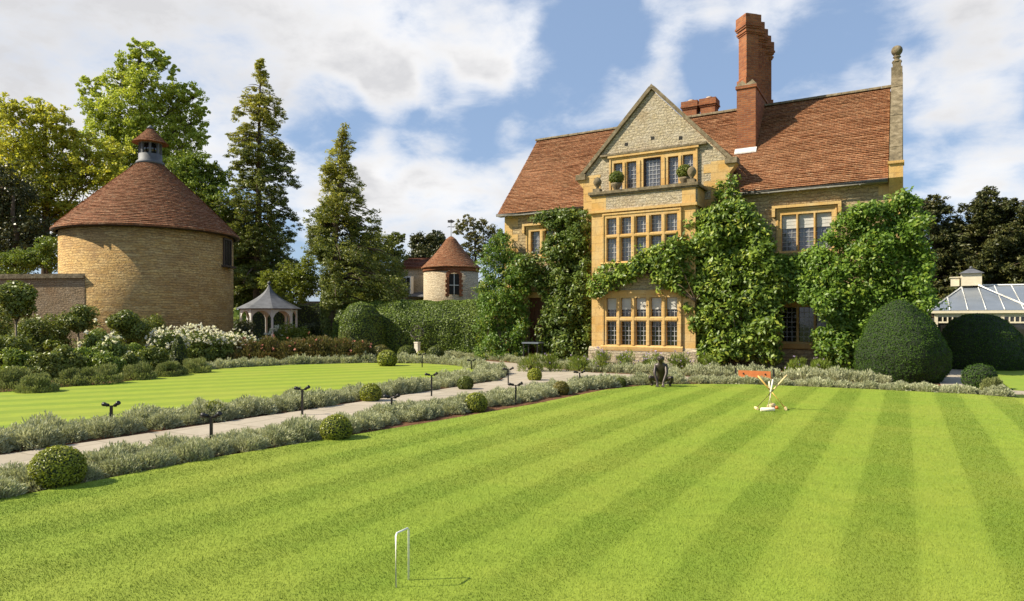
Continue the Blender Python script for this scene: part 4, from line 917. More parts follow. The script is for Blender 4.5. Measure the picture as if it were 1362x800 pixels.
# ============================================================ CLIPPED FORMS
def tri_sample(mb, n):
    V = np.array(mb.v); T = []
    for f in mb.f:
        for k in range(1, len(f) - 1): T.append((f[0], f[k], f[k + 1]))
    T = np.array(T); a, b, c = V[T[:, 0]], V[T[:, 1]], V[T[:, 2]]; nn = np.cross(b - a, c - a); ar = np.linalg.norm(nn, axis=1); nn = nn / np.maximum(ar[:, None], 1e-9)
    i = rng.choice(len(T), n, p=ar / ar.sum()); u = rng.random((n, 2)); k = u.sum(1) > 1; u[k] = 1 - u[k]
    return a[i] + (b[i] - a[i]) * u[:, :1] + (c[i] - a[i]) * u[:, 1:], nn[i]
def clipped(name, label, cat, mb, n, leaf, mat, loc, group=None, out=.02, jit=.55, asp=.55):
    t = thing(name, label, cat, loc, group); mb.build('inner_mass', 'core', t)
    P, nn = tri_sample(mb, n); P = P + nn * rng.uniform(-.4, 1.2, (n, 1)) * out
    ok = P[:, 2] > .0; leaf_mesh('foliage', P[ok], nn[ok], leaf, asp, mat, jit, parent=t); return t

# topiary prototypes: box balls
def ball_proto(mat, rad, n, leaf, squash=.93):
    mb = MB(); ring = 14; prof = []
    for i in range(ring + 1):
        a = math.pi * i / ring * .86 + .0; prof.append((max(1e-5, rad * math.sin(math.pi - a)), rad * squash - rad * squash * math.cos(math.pi - a) * -1 - 0))
    prof = [(max(1e-5, rad * math.sin(math.pi * (i / ring * .84 + .16))), rad * squash * (.85 - math.cos(math.pi * (i / ring * .84 + .16)))) for i in range(ring + 1)]
    mb.lathe(prof, (0, 0, 0), 26, 0, True, rad * .02)
    for i, p in enumerate(mb.v):   # slightly uneven clipping
        k = 1 + .035 * math.sin(p[0] * 9 / rad * .3 + 1) * math.cos(p[1] * 7 / rad * .3); mb.v[i] = (p[0] * k, p[1] * k, p[2])
    return mb
balls = [  # (u, v base, radius px, mat, label)
    (77, 652, 39, 'box', 'largest golden green box ball at the near left beside the path'),
    (447, 588, 22.5, 'box', 'medium green box ball among lavender on the edge of the big lawn'),
    (283, 561, 17, 'box', 'box ball across the path, nearest one on the round lawn side'),
    (633, 549, 16.5, 'box', 'bright round box ball halfway up the big lawn edge'),
    (493, 535, 15.5, 'box', 'box ball in the middle of the silvery row by the round lawn'),
    (619, 519, 11.5, 'box_dark', 'small darker box ball by the far part of the round lawn'),
    (746, 526, 11.5, 'box_gold', 'bronze tinted box ball near the end of the path'),
    (711, 507, 10.5, 'box', 'light green box ball where the paths meet'),
    (825, 515, 7.5, 'box_dark', 'smallest box ball at the big lawn corner left of the crouching statue')]
for u, v, rp, mt, lb in balls:
    g = G(u, v); d = H * F / (v - HZ); g2 = G(u, v - rp * .25); r = rp / F * d * (.80 if rp > 30 else .86); loc = g + Vector((ray(u, HZ).x, ray(u, HZ).y, 0)).normalized() * r * .5
    mb = ball_proto(mt, r, 0, 0); mb.v = [(x + loc.x, y + loc.y, z) for x, y, z in mb.v]
    nl = int(min(9000, max(2200, rp * 210))); clipped('box_ball', lb, 'box ball', mb, nl, max(.022, .0011 * d * 2.3), mt, tuple(loc), 'clipped box balls along the paths', .018)
far = [(515, 488, 12.5, 'box', 'clipped ball in front of a taller ball at the end of the long perennial bed'), (506, 482, 13, 'box_gold', 'tall rounded box bush tucked behind the front ball of the long perennial bed'),
       (541, 481, 12, 'box_dark', 'darker box ball just left of the stone sundial pedestal'), (579, 482, 12, 'box_dark', 'box ball just right of the stone sundial pedestal'),
       (489, 480, 8, 'box_dark', 'small dark box ball at the right end of the russet perennials'), (560, 478, 6, 'box', 'tiny low box mound at the foot of the stone pedestal')]
for u, v, rp, mt, lb in far:
    g = G(u, v); d = H * F / (v - HZ); r = rp / F * d; loc = g; mb = ball_proto(mt, r, 0, 0); mb.v = [(x + loc.x, y + loc.y, z) for x, y, z in mb.v]
    clipped('box_ball', lb, 'box ball', mb, 2600, .06, mt, tuple(loc), 'clipped box balls by the sundial', .02)

def dome(name, label, u, d, prof, n, leaf, mat, cat='topiary', seg=40, sc=(1, 1)):
    c = D(u, HZ, d); c.z = 0; mb = MB(); pp = []
    for i in range(len(prof) - 1):
        for q in range(4): t = q / 4; pp.append((prof[i][0] * (1 - t) + prof[i + 1][0] * t, prof[i][1] * (1 - t) + prof[i + 1][1] * t))
    pp.append((max(prof[-1][0], 1e-5), prof[-1][1])); mb.lathe(pp, (0, 0, 0), seg, 0, True, .02)
    mb.v = [(c.x + x * (sc[0] + .05 * math.sin(z * 3 + 1) + .03 * math.sin(y * 6 + z * 4)) + .04 * math.sin(z * 2.2), c.y + y * sc[1] * (1 + .04 * math.sin(x * 4)), z) for x, y, z in mb.v]
    return clipped(name, label, cat, mb, n, leaf, mat, tuple(c), None, .03)
dome('yew_dome', 'large dark green yew clipped to a pointed dome beside the right end of the house', 1197, 17.9, [(.86, 0), (1.0, .3), (1.08, .7), (1.03, 1.05), (.88, 1.4), (.63, 1.7), (.36, 1.95), (.16, 2.08), (0, 2.14)], 34000, .038, 'yew')
dome('yew_mound', 'broad blackish yew mound in shade in front of the conservatory', 1302, 22.3, [(1.2, 0), (1.3, .4), (1.27, .8), (1.1, 1.2), (.8, 1.55), (.4, 1.74), (0, 1.8)], 24000, .045, 'yew')
dome('box_mound', 'small dark clipped mound at the end of the lavender beside the side path', 1301, 15.6, [(.22, 0), (.3, .2), (.3, .38), (.2, .52), (0, .58)], 4000, .035, 'yew')
dome('clipped_bush', 'big rounded clipped evergreen bush in front of the long hedge', 481, 30.5, [(.95, 0), (1.02, .6), (1.0, 1.2), (.85, 1.8), (.5, 2.25), (0, 2.42)], 16000, .07, 'hedge')
dome('cone_topiary', 'small dark cone shaped topiary in front of the white roses', 237, 21.5, [(.26, 0), (.26, .3), (.18, .75), (.06, 1.05), (0, 1.1)], 3000, .05, 'box_dark')

# long hedge behind the garden
h0, h1 = D(443, HZ, 31.3), D(646, HZ, 29.6); h0.z = h1.z = 0; dd_ = h1 - h0; hn = Vector((-dd_.y, dd_.x, 0)).normalized()
mb = MB(); ns = 30; prof = [(0, 0), (-.03, .8), (0, 1.55), (.5, 1.95), (1.1, 2.3), (1.5, 2.46), (2.3, 2.48), (2.6, 2.2), (2.6, 0)]
for k in range(ns + 1):
    p = h0 + dd_ * (k / ns); wv = .05 * math.sin(k * 1.3) + .04 * math.sin(k * .55 + 1)
    for (o_, z) in prof: q = p + hn * (o_ + wv * (z > .5)); mb.v.append((q.x, q.y, z + wv * .7 * (z > 1)))
m_ = len(prof)
for k in range(ns):
    for j in range(m_ - 1): a = k * m_ + j; mb.face((a, a + m_, a + m_ + 1, a + 1), 0, None, True)
mb.face(range(m_), 0); mb.face(reversed(range(ns * m_, ns * m_ + m_)), 0)
clipped('long_hedge', 'long clipped green hedge with sloping sunlit top below the round outbuilding', 'hedge', mb, 60000, .08, 'hedge', tuple(h0), None, .045, .5)
g0, g1 = D(330, HZ, 44.5), D(470, HZ, 43.5); g0.z = g1.z = 0; gv = g1 - g0; gn = Vector((-gv.y, gv.x, 0)).normalized(); mb = MB()
for k in range(12):
    a = g0 + gv * (k / 12); c = g0 + gv * ((k + 1) / 12); hh_ = 2.55 + .06 * math.sin(k * 2); mb.prism([a, c, c + gn * 1.4, a + gn * 1.4][::-1], (0, 0, hh_))
clipped('back_hedge', 'darker clipped hedge behind the gazebo and the ivy clad trunk', 'hedge', mb, 16000, .09, 'hedge', tuple(g0), None, .05, .5)

# ============================================================ CLIMBERS ON THE HOUSE
def climber(label, specs, mat, leaf, asp, stems, base, parent=None, jit=.7, droop=.3, per=22, cr=.19, n_twig=60):
    """specs: (polygon in the view, distance plane of the wall, bulge, clumps)"""
    t = thing('climber', label, 'climbing plant', base); PP = []; NN = []; tw = []
    for poly, Yp, bulge, n in specs:
        q = sample_poly(poly, n); C = []
        for (u, v) in q:
            x, z = W(u, v, Yp - bulge * .4); k = .5 + .5 * math.sin(x * 3.1 + 1.3 * math.sin(z * 2.3)) * math.cos(z * 2.7 + x)
            jj = random.random() < .03; x += random.gauss(0, .22) * jj; z += random.gauss(.05, .22) * jj
            C.append((x, Yp - .06 - bulge * (random.random() ** .7) * (.35 + .65 * k), max(z, .12)))
        C = np.array(C); rc = rng.uniform(.6, 1.25, n) * cr; P, nn = clumps(C, rc, per, .8, .5); nn = nn * .7 + np.array([-.15, -.75, .25])
        P[:, 1] = np.minimum(P[:, 1], Yp - .02); rag = np.sin(P[:, 0] * 4.1 + 2 * np.sin(P[:, 2] * 3.3)) * np.sin(P[:, 2] * 4.7 + P[:, 0] * 1.7); kp = rng.random(len(P)) < .78 + .45 * rag; P, nn = P[kp], nn[kp]; PP.append(P); NN.append(nn); tw.append(C)
    P = np.vstack(PP); nn = np.vstack(NN); ok = P[:, 2] > .03; leaf_mesh('foliage', P[ok], nn[ok], leaf, asp, mat, jit, parent=t, droop=droop)
    C = np.vstack(tw); mb = MB()
    for s_ in stems:
        pts = [Vector((*W(u, v, Yq)[:1], Yq, W(u, v, Yq)[1])) for u, v, Yq in s_]; mb.tube(pts, [.07 * (1 - .6 * i / len(pts)) for i in range(len(pts))], 7)
        for _ in range(n_twig // len(stems)):
            a = random.choice(pts); c = Vector(C[random.randrange(len(C))]); 
            if (c - a).length < 1.6: mb.tube([a, a.lerp(c, .5) + Vector((0, -.05, .1)), c], [.02, .014, .006], 4, 0, False)
    mb.build('stem', 'stem', t); return t
Bz = lambda u, Y: tuple((W(u, 500, Y)[0], Y, 0))
climber('feathery green wisteria with some yellow leaves hugging the left corner of the house',
        [([(640, 478), (635, 440), (641, 415), (635, 392), (643, 360), (640, 345), (652, 336), (656, 318), (668, 305), (675, 318), (681, 336), (702, 342), (706, 362), (700, 400), (703, 435), (698, 470), (685, 480), (662, 484)], 23.9, 1.25, 1300)],
        'wisteria', .11, .42, [[(668, 488, 23.3), (668, 460, 23.2), (660, 420, 23.3), (668, 380, 23.4), (672, 330, 23.7)]], Bz(667, 23.3), jit=.75, droop=.6, per=24)
climber('glossy evergreen climber filling the wall left of the bay',
        [([(714, 292), (720, 284), (735, 281), (762, 279), (783, 283), (786, 300), (786, 474), (770, 480), (720, 476), (719, 440), (724, 402), (714, 380), (700, 366), (697, 345), (712, 338), (724, 330), (733, 305)], 24.0, 1.1, 1500)],
        'laurel', .14, .42, [[(752, 484, 23.6), (752, 440, 23.5), (748, 390, 23.6), (755, 330, 23.8), (745, 292, 23.9)]], Bz(752, 23.6), per=20, cr=.19)
climber('large magnolia climber right of the bay with an arm across the bay front',
        [([(908, 312), (912, 294), (930, 284), (948, 276), (962, 268), (984, 270), (1000, 284), (1018, 304), (1028, 322), (1030, 345), (1042, 370), (1036, 400), (1037, 440), (1034, 480), (1022, 486), (1000, 476), (975, 474), (950, 489), (936, 478), (926, 458), (921, 430), (906, 398), (893, 377), (886, 350)], 23.0, .95, 2100),
         ([(944, 276), (950, 254), (966, 236), (978, 240), (984, 262), (1000, 276), (1020, 304), (1030, 350), (1032, 400), (940, 400)], 23.65, .7, 400),
         ([(783, 368), (800, 353), (816, 350), (836, 356), (849, 338), (862, 331), (882, 322), (900, 312), (908, 392), (888, 386), (868, 370), (850, 368), (832, 379), (802, 390), (784, 397)], 22.42, .55, 380)],
        'magnolia', .155, .45, [[(975, 492, 22.8), (985, 470, 22.7), (990, 420, 22.8), (975, 360, 22.8), (965, 290, 23.1)], [(985, 470, 22.7), (1005, 430, 22.9), (1010, 350, 23.2)], [(925, 400, 22.2), (880, 372, 22.3), (845, 358, 22.35), (800, 372, 22.36)]], Bz(978, 22.8), per=18, cr=.19, n_twig=120)
climber('bright green leafy climber covering the right end of the house behind the pointed yew',
        [([(1084, 345), (1098, 318), (1110, 300), (1124, 282), (1150, 275), (1185, 270), (1206, 254), (1222, 270), (1234, 296), (1226, 320), (1242, 345), (1232, 375), (1242, 402), (1226, 425), (1200, 440), (1180, 455), (1160, 474), (1150, 492), (1112, 494), (1094, 474), (1084, 462), (1083, 444), (1100, 432), (1083, 402), (1074, 386)], 23.5, 1.25, 2500),
         ([(1014, 348), (1040, 341), (1076, 336), (1094, 330), (1098, 398), (1070, 403), (1042, 400), (1020, 390)], 23.2, .8, 560)],
        'rightvine', .12, .5, [[(1135, 494, 23.2), (1140, 440, 23.2), (1150, 380, 23.3), (1165, 310, 23.6)], [(1140, 440, 23.2), (1100, 370, 23.6), (1040, 372, 23.8)], [(1190, 494, 23.2), (1200, 420, 23.3), (1208, 330, 23.6)]], Bz(1135, 23.2), per=18, cr=.20, n_twig=120)

# ============================================================ TREES
def B0(u, d): p = D(u, HZ, d); return (p.x, p.y, 0)
def T0(u, v, d): return tuple(D(u, v, d))
blob_tree('broad_tree', 'broad yellowing tree at the far left behind the garden wall', 'tree', B0(60, 43), T0(62, 160, 43),
          [(45, 150, 26), (10, 150, 24), (75, 165, 26), (100, 190, 24), (18, 190, 38), (60, 205, 40), (105, 230, 30), (30, 245, 40), (80, 255, 44), (120, 215, 24), (135, 235, 26), (10, 290, 36), (55, 300, 34), (150, 205, 24), (160, 240, 24), (-20, 220, 50), (100, 285, 24)],
          43, .26, 'oak_yellow', 520, 46, r0=.4, rc=.24)
blob_tree('broad_tree', 'tallest light green tree rising behind the dovecote lantern', 'tree', B0(190, 52), T0(187, 80, 52),
          [(187, 66, 17), (205, 80, 20), (170, 88, 20), (160, 112, 24), (190, 108, 26), (222, 92, 14), (228, 128, 26), (258, 130, 20), (125, 118, 18), (132, 148, 26), (172, 150, 36), (215, 155, 34), (252, 165, 24), (268, 150, 13), (140, 185, 34), (190, 195, 44), (240, 195, 32), (262, 185, 16), (225, 225, 32), (165, 230, 34)],
          52, .28, 'oak', 620, 46, r0=.42, rc=.22)
blob_tree('broad_tree', 'mid green tree between the dovecote roof and the tall conifer', 'tree', B0(265, 47), T0(262, 225, 47),
          [(245, 225, 24), (270, 222, 18), (288, 238, 20), (258, 255, 30), (290, 270, 26), (310, 300, 26), (300, 330, 30), (275, 290, 26)], 47, .26, 'midgreen', 300, 44, r0=.3, rc=.26)
blob_tree('dark_yew_tree', 'black green evergreen mass in shade at the far left edge', 'tree', B0(20, 38), T0(20, 260, 38),
          [(5, 250, 40), (0, 300, 45), (40, 320, 40), (20, 350, 30), (-30, 280, 50)], 39, .24, 'yewtree', 260, 44, r0=.35, rc=.3)
blob_tree('garden_shrub', 'fresh green shrub rising behind the garden wall beside the dovecote', 'shrub', B0(62, 33), T0(62, 340, 33), [(62, 330, 16), (48, 345, 16), (72, 348, 16), (20, 352, 22)], 33, .14, 'midgreen', 120, 40, r0=.1, rc=.34)

def conifer(name, label, u, d, vtop, vbase, widths, mat, n, per, leaf, mat_top=None, lean=0, trunk_r=.28, clad=None, droop=.25, bark_='bark'):
    """widths: (v, left px, right px) -> whorls of drooping branches carrying sprays"""
    base = Vector(B0(u, d)); top = Vector(T0(u + lean, vtop, d)); t = thing(name, label, 'tree', tuple(base)); mb = MB()
    mb.tube([base.lerp(top, k / 10) + Vector((random.uniform(-.04, .04), 0, 0)) for k in range(11)], [trunk_r * (1.15 - k / 10 * 1.08) for k in range(11)], 10)
    vs = [w_[0] for w_ in widths]; C = []; RC = []; DR = []
    tot = sum((widths[i + 1][0] - widths[i][0]) * (widths[i][2] + widths[i][1] + 4) for i in range(len(widths) - 1))
    for i in range(len(widths) - 1):
        (va, la, ra), (vb, lb, rb) = widths[i], widths[i + 1]; m = int(n * (vb - va) * (la + ra + 4) / tot) + 1
        nb_ = max(2, int((vb - va) / 7 * 4.6)); 
        for _ in range(nb_):
            f_ = random.random(); v = va + (vb - va) * f_; l = la + (lb - la) * f_; r = ra + (rb - ra) * f_
            a = random.uniform(0, 2 * math.pi); ca = math.cos(a); ca = abs(ca) if l < 0 else ca; wpx = (r if ca > 0 else l) * random.uniform(.55, 1.18); ln = wpx / F * d * (abs(ca) ** .0) 
            st = D(u + lean * (1 - (v - vtop) / max(1, vbase - vtop)), v, d); 
            fw = Vector((math.cos(YAW), math.sin(YAW), 0)) * ca + Vector((-math.sin(YAW), math.cos(YAW), 0)) * math.sin(a)
            rise = random.uniform(.0, .35); pts = [st + fw * ln * s_ + Vector((0, 0, ln * (rise * s_ - droop * s_ * s_ * 1.6))) for s_ in (0, .35, .7, 1.0)]
            rr = .03 + ln * .012; mb.tube(pts, [rr, rr * .7, rr * .45, rr * .15], 5, 0, False)
            k = max(3, m // nb_)
            for q in range(k):
                s_ = random.uniform(.55 if l < 0 else .12, 1.02) ** .7; i0 = min(2, int(s_ * 3)); g_ = min(1, s_ * 3 - i0); p = pts[i0].lerp(pts[i0 + 1], g_); sd_ = Vector((-fw.y, fw.x, 0)) * random.uniform(-1, 1) * ln * .34 * (1.3 - s_)
                C.append(tuple(p + sd_ + Vector((0, 0, random.uniform(-.30, .16) * (1 + ln * .25))))); RC.append(random.uniform(.18, .38) * (.7 + ln * .1)); DR.append(tuple(fw + sd_ * .5 / max(ln, .1)))
    C = np.array(C); RC = np.array(RC); DR = np.repeat(np.array(DR), per, axis=0); P, nn = clumps(C, RC, per, .45, .9)
    dirs = DR * .8 + rng.normal(0, .45, DR.shape); dirs[:, 2] -= .15
    zc = D(u, vtop + (vbase - vtop) * .36, d).z
    if mat_top:
        hi = P[:, 2] + rng.normal(0, 1.1, len(P)) > zc
        leaf_mesh('crown', P[~hi], nn[~hi], leaf, .36, mat, .5, parent=t, dirs=dirs[~hi]); leaf_mesh('crown_top', P[hi], nn[hi], leaf * .9, .36, mat_top, .5, parent=t, dirs=dirs[hi])
    else: leaf_mesh('crown', P, nn, leaf, .36, mat, .5, parent=t, dirs=dirs)
    mb.build('trunk', bark_, t)
    if clad:
        r_, z_ = clad; n_3 = 5200; a = rng.uniform(0, 2 * math.pi, n_3); zz_ = rng.uniform(.1, z_, n_3); rr = r_ * (1 + .12 * np.sin(zz_ * 3 + a * 2)) * rng.uniform(.85, 1.08, n_3)
        P = np.stack([base.x + rr * np.cos(a), base.y + rr * np.sin(a), zz_], 1); nn = np.stack([np.cos(a), np.sin(a), .3 + 0 * a], 1); leaf_mesh('ivy', P, nn, .11, .8, 'shrub', .5, parent=t, droop=.6)
        c_ = MB(); c_.tube([base, base + Vector((0, 0, z_))], r_ * .86, 12); c_.build('ivy_stems', 'core', t)
    return t
conifer('tall_conifer', 'tallest feathery conifer with golden tip right of the dovecote', 342, 46, 78, 410,
        [(78, 3, 3), (95, 12, 10), (118, 26, 22), (140, 32, 30), (165, 28, 34), (185, 44, 40), (205, 46, 52), (235, 38, 52), (262, 46, 50), (290, 52, 46), (320, 60, 52), (350, 66, 66), (385, 62, 62)],
        'conifer', 2500, 30, .19, 'conifer_gold', lean=4, trunk_r=.3)
conifer('ivy_clad_conifer', 'irregular conifer with ivy clad trunk standing in front of the hedge', 436, 34.5, 170, 455,
        [(170, 4, 8), (190, 8, 16), (205, 28, 14), (225, 20, 26), (240, 22, 38), (256, 34, 46), (270, 48, 52), (290, 48, 50), (310, 42, 72), (330, 34, 92), (345, 8, 98), (360, -22, 98), (380, -26, 95), (398, -30, 70)],
        'conifer', 2000, 30, .145, 'conifer_gold', lean=20, trunk_r=.26, clad=(.32, 3.9))
blob_tree('leafy_tree', 'dense dark tree mass between the two tall conifers behind the gazebo', 'tree', B0(345, 49), T0(345, 300, 49),
          [(310, 350, 30), (345, 330, 34), (330, 380, 34), (375, 365, 26), (300, 390, 26), (355, 395, 26)], 49, .26, 'conifer', 330, 44, r0=.3, rc=.3)
blob_tree('lime_tree', 'small yellow green tree glowing between gazebo and ivy clad trunk', 'tree', B0(385, 42), T0(387, 355, 42),
          [(383, 365, 18), (402, 372, 16), (370, 382, 15), (395, 390, 18), (410, 352, 14), (416, 378, 16), (355, 372, 13)], 42, .17, 'shrub_yellow', 200, 34, r0=.1, rc=.32)
blob_tree('leafy_tree', 'dim leafy tree right of the ivy clad trunk against the cream range', 'tree', B0(482, 41), T0(480, 330, 41),
          [(470, 340, 26), (500, 330, 24), (520, 345, 20), (485, 365, 26), (515, 372, 22), (530, 388, 13), (450, 375, 24), (496, 388, 15), (528, 318, 13)], 41, .2, 'conifer', 330, 40, r0=.2, rc=.3)
blob_tree('dark_yew_tree', 'dark rounded yew behind the cream range left of the cone roof', 'tree', B0(572, 58), T0(572, 320, 58),
          [(560, 325, 16), (580, 322, 16), (570, 345, 22), (595, 335, 14), (552, 345, 14), (560, 370, 20)], 58, .28, 'yewtree', 260, 40, r0=.3, rc=.28)
blob_tree('thin_tree', 'thin autumn tree with open crown behind the cone roof', 'tree', B0(636, 62), T0(630, 300, 62),
          [(622, 297, 12), (640, 300, 11), (610, 305, 9), (655, 312, 13), (632, 318, 15), (665, 325, 14), (645, 338, 18), (620, 335, 14), (672, 345, 16)], 62, .26, 'drygreen', 210, 22, r0=.2, rc=.26)
conifer('cedar', 'layered dark cedar at the right edge above the conservatory roof', 1318, 44, 252, 440,
        [(252, 8, 8), (262, 22, 20), (280, 36, 26), (300, 42, 34), (320, 50, 46), (345, 56, 52), (370, 62, 60), (400, 66, 66)], 'yewtree', 2400, 30, .21, trunk_r=.4, droop=.05)
conifer('cedar', 'second dark cedar between the house end and the edge cedar', 1242, 46, 262, 440,
        [(262, 12, 12), (275, 30, 26), (295, 40, 34), (320, 46, 40), (350, 48, 48), (385, 52, 50), (420, 50, 50)], 'yewtree', 2200, 30, .21, trunk_r=.35, droop=.1)
conifer('cedar', 'third dark cedar cut off by the right frame edge', 1378, 43, 262, 440,
        [(262, 30, 20), (285, 42, 36), (310, 48, 50), (340, 52, 60), (380, 56, 60), (420, 60, 60)], 'yewtree', 2000, 30, .21, trunk_r=.35, droop=.08)
blob_tree('dark_yew_tree', 'low black green yew filling the gap behind the conservatory cupola', 'tree', B0(1290, 49), T0(1290, 330, 49),
          [(1270, 330, 30), (1310, 320, 34), (1255, 370, 34), (1300, 370, 36), (1345, 360, 36)], 49, .26, 'yewtree', 420, 44, r0=.3, rc=.3)

# distant woodland all round the garden: one mass
n = 15000; a = rng.uniform(R(-75), R(45), n); dd2 = rng.uniform(78, 104, n); hh = 5.2 + 1.6 * np.sin(a * 17) + 1.0 * np.sin(a * 41 + 1); z = rng.uniform(0, 1, n) ** .8 * hh
P = np.stack([dd2 * np.sin(a), dd2 * np.cos(a), z], 1); nn = np.stack([-np.sin(a), -np.cos(a), .6 + 0 * a], 1)
wl_ = leaf_mesh('woodland', P, nn, 1.05, .7, 'midgreen', .6); tag(wl_, 'belt of distant green woodland beyond the garden', 'woodland', kind='stuff')
# ============================================================ LAVENDER AND EDGING
def tuft_mesh(mat, rad, h, n, ll, wd, name='foliage', purple=0):
    s = sph(n * 2); s = s[s[:, 2] > -.15][:n]; q = rng.uniform(.55, 1.0, len(s)); lump = 1 + .13 * np.sin(s[:, 0] * 5 + s[:, 1] * 4) + .1 * np.sin(s[:, 1] * 9 - s[:, 2] * 7)
    P = s * (q * lump)[:, None] * np.array([rad, rad, h * .86]); P[:, 2] = np.maximum(P[:, 2] + .03, .015)
    dirs = s * .9 + np.array([0, 0, .55]); o = leaf_mesh(name, P, s, ll, wd / ll, mat, .6, dirs=dirs, fold=.1); return o
def strip(name, label, cat, group, protos, line, spacing, off=(0,), jitter=.07, smin=.72, smax=1.18):
    pts = [Vector((x, y, 0)) for x, y in line]; seg = [(a, b, (b - a).length) for a, b in zip(pts, pts[1:])]; L = sum(s[2] for s in seg); out = []
    for o_ in off:
        k = random.uniform(0, spacing)
        while k < L:
            r_ = k; 
            for a, b, l in seg:
                if r_ <= l: break
                r_ -= l
            t = (b - a).normalized(); p = a + t * r_ + Vector((-t.y, t.x, 0)) * o_
            src = random.choice(protos); c = src if src.get('free') else src.copy()
            if src.get('free'): del src['free']
            else: COL.objects.link(c)
            c.location = (p.x + random.uniform(-jitter, jitter), p.y + random.uniform(-jitter, jitter), .004); c.rotation_euler = (0, 0, random.uniform(0, 6.28)); s_ = random.uniform(smin, smax); c.scale = (s_ * random.uniform(.9, 1.15), s_ * random.uniform(.9, 1.15), s_ * random.uniform(.85, 1.15))
            c['label'] = label; c['category'] = cat; c['group'] = group; c['row'] = 1; out.append(c); k += spacing * random.uniform(.85, 1.15)
    return out
def protos(k, mat, rad, h, n, ll, wd, nm):
    r = []
    for _ in range(k): o = tuft_mesh(mat, rad, h, n, ll, wd, nm); o['free'] = 1; r.append(o)
    return r
lav_near = protos(6, 'lavender', .25, .22, 3800, .045, .011, 'lavender_bush')
lav_far = protos(4, 'lavender', .30, .30, 900, .085, .024, 'lavender_bush')
A_ = [(-7.34, 1.6), (-7.28, 5), (-7.02, 9), (-6.78, 12), (-6.62, 14.3), (-6.2, 15.7), (-5.4, 16.6), (-4.8, 17.0)]
strip('l', 'silvery lavender bush in the double row between the stone path and the big striped lawn', 'lavender', 'lavender between path and big lawn', lav_near, A_[:5], .38, (-.22, .12))
lav_mid = protos(3, 'lavender', .26, .25, 2200, .06, .015, 'lavender_bush')
strip('l', 'lavender bush at the curved corner of the big lawn left of the crouching statue', 'lavender', 'lavender round the lawn corner', lav_mid, A_[4:], .36, (-.12, .14))
lavb = protos(5, 'lavender', .27, .27, 3200, .052, .013, 'lavender_bush')
strip('l', 'silvery lavender bush in the row between the stone path and the round lawn', 'lavender', 'lavender between path and round lawn', lavb, [(-9.66, 2), (-9.6, 9), (-9.6, 14), (-9.75, 15.6), (-10.4, 17), (-11.2, 18.1)], .40, (-.08, .30))
lavc = protos(3, 'lavender', .21, .17, 1800, .055, .015, 'lavender_bush')
strip('l', 'grey green lavender bush in the low edging along the far end of the big lawn', 'lavender', 'lavender along the far lawn edge', lavc, [(-4.7, 17.0), (-4.3, 17.25), (-3.3, 17.42), (-1, 17.6), (1.15, 17.5), (1.9, 17.15)], .30, (0, .13))
lavd = protos(3, 'lavender', .26, .30, 1000, .085, .02, 'lavender_bush')
strip('l', 'lavender bush in the border at the foot of the house front', 'lavender', 'lavender along the house front', lavd, [(-.4, 19.5), (-4, 19.45), (-8.2, 19.35), (-10.2, 20.3), (-12.8, 22.1)], .36, (0, -.34))
strip('l', 'pale lavender bush in the edging behind the round lawn', 'lavender', 'lavender behind the round lawn', lav_far, [(-11.9, 18.6), (-13.3, 19.75), (-15.1, 20.15), (-17.5, 19.2), (-19.0, 17.1), (-19.6, 14.9), (-19.5, 13.6)], .40, (0, .2))
lavg = protos(2, 'lavender', .30, .26, 800, .085, .024, 'lavender_bush')
strip('l', 'low lavender bush in the strip in front of the hedge lawn right of the sundial', 'lavender', 'lavender by the hedge lawn', lavg, [(-13.3, 22.9), (-15, 23.5), (-17.5, 23.7)], .40, (0, .2))

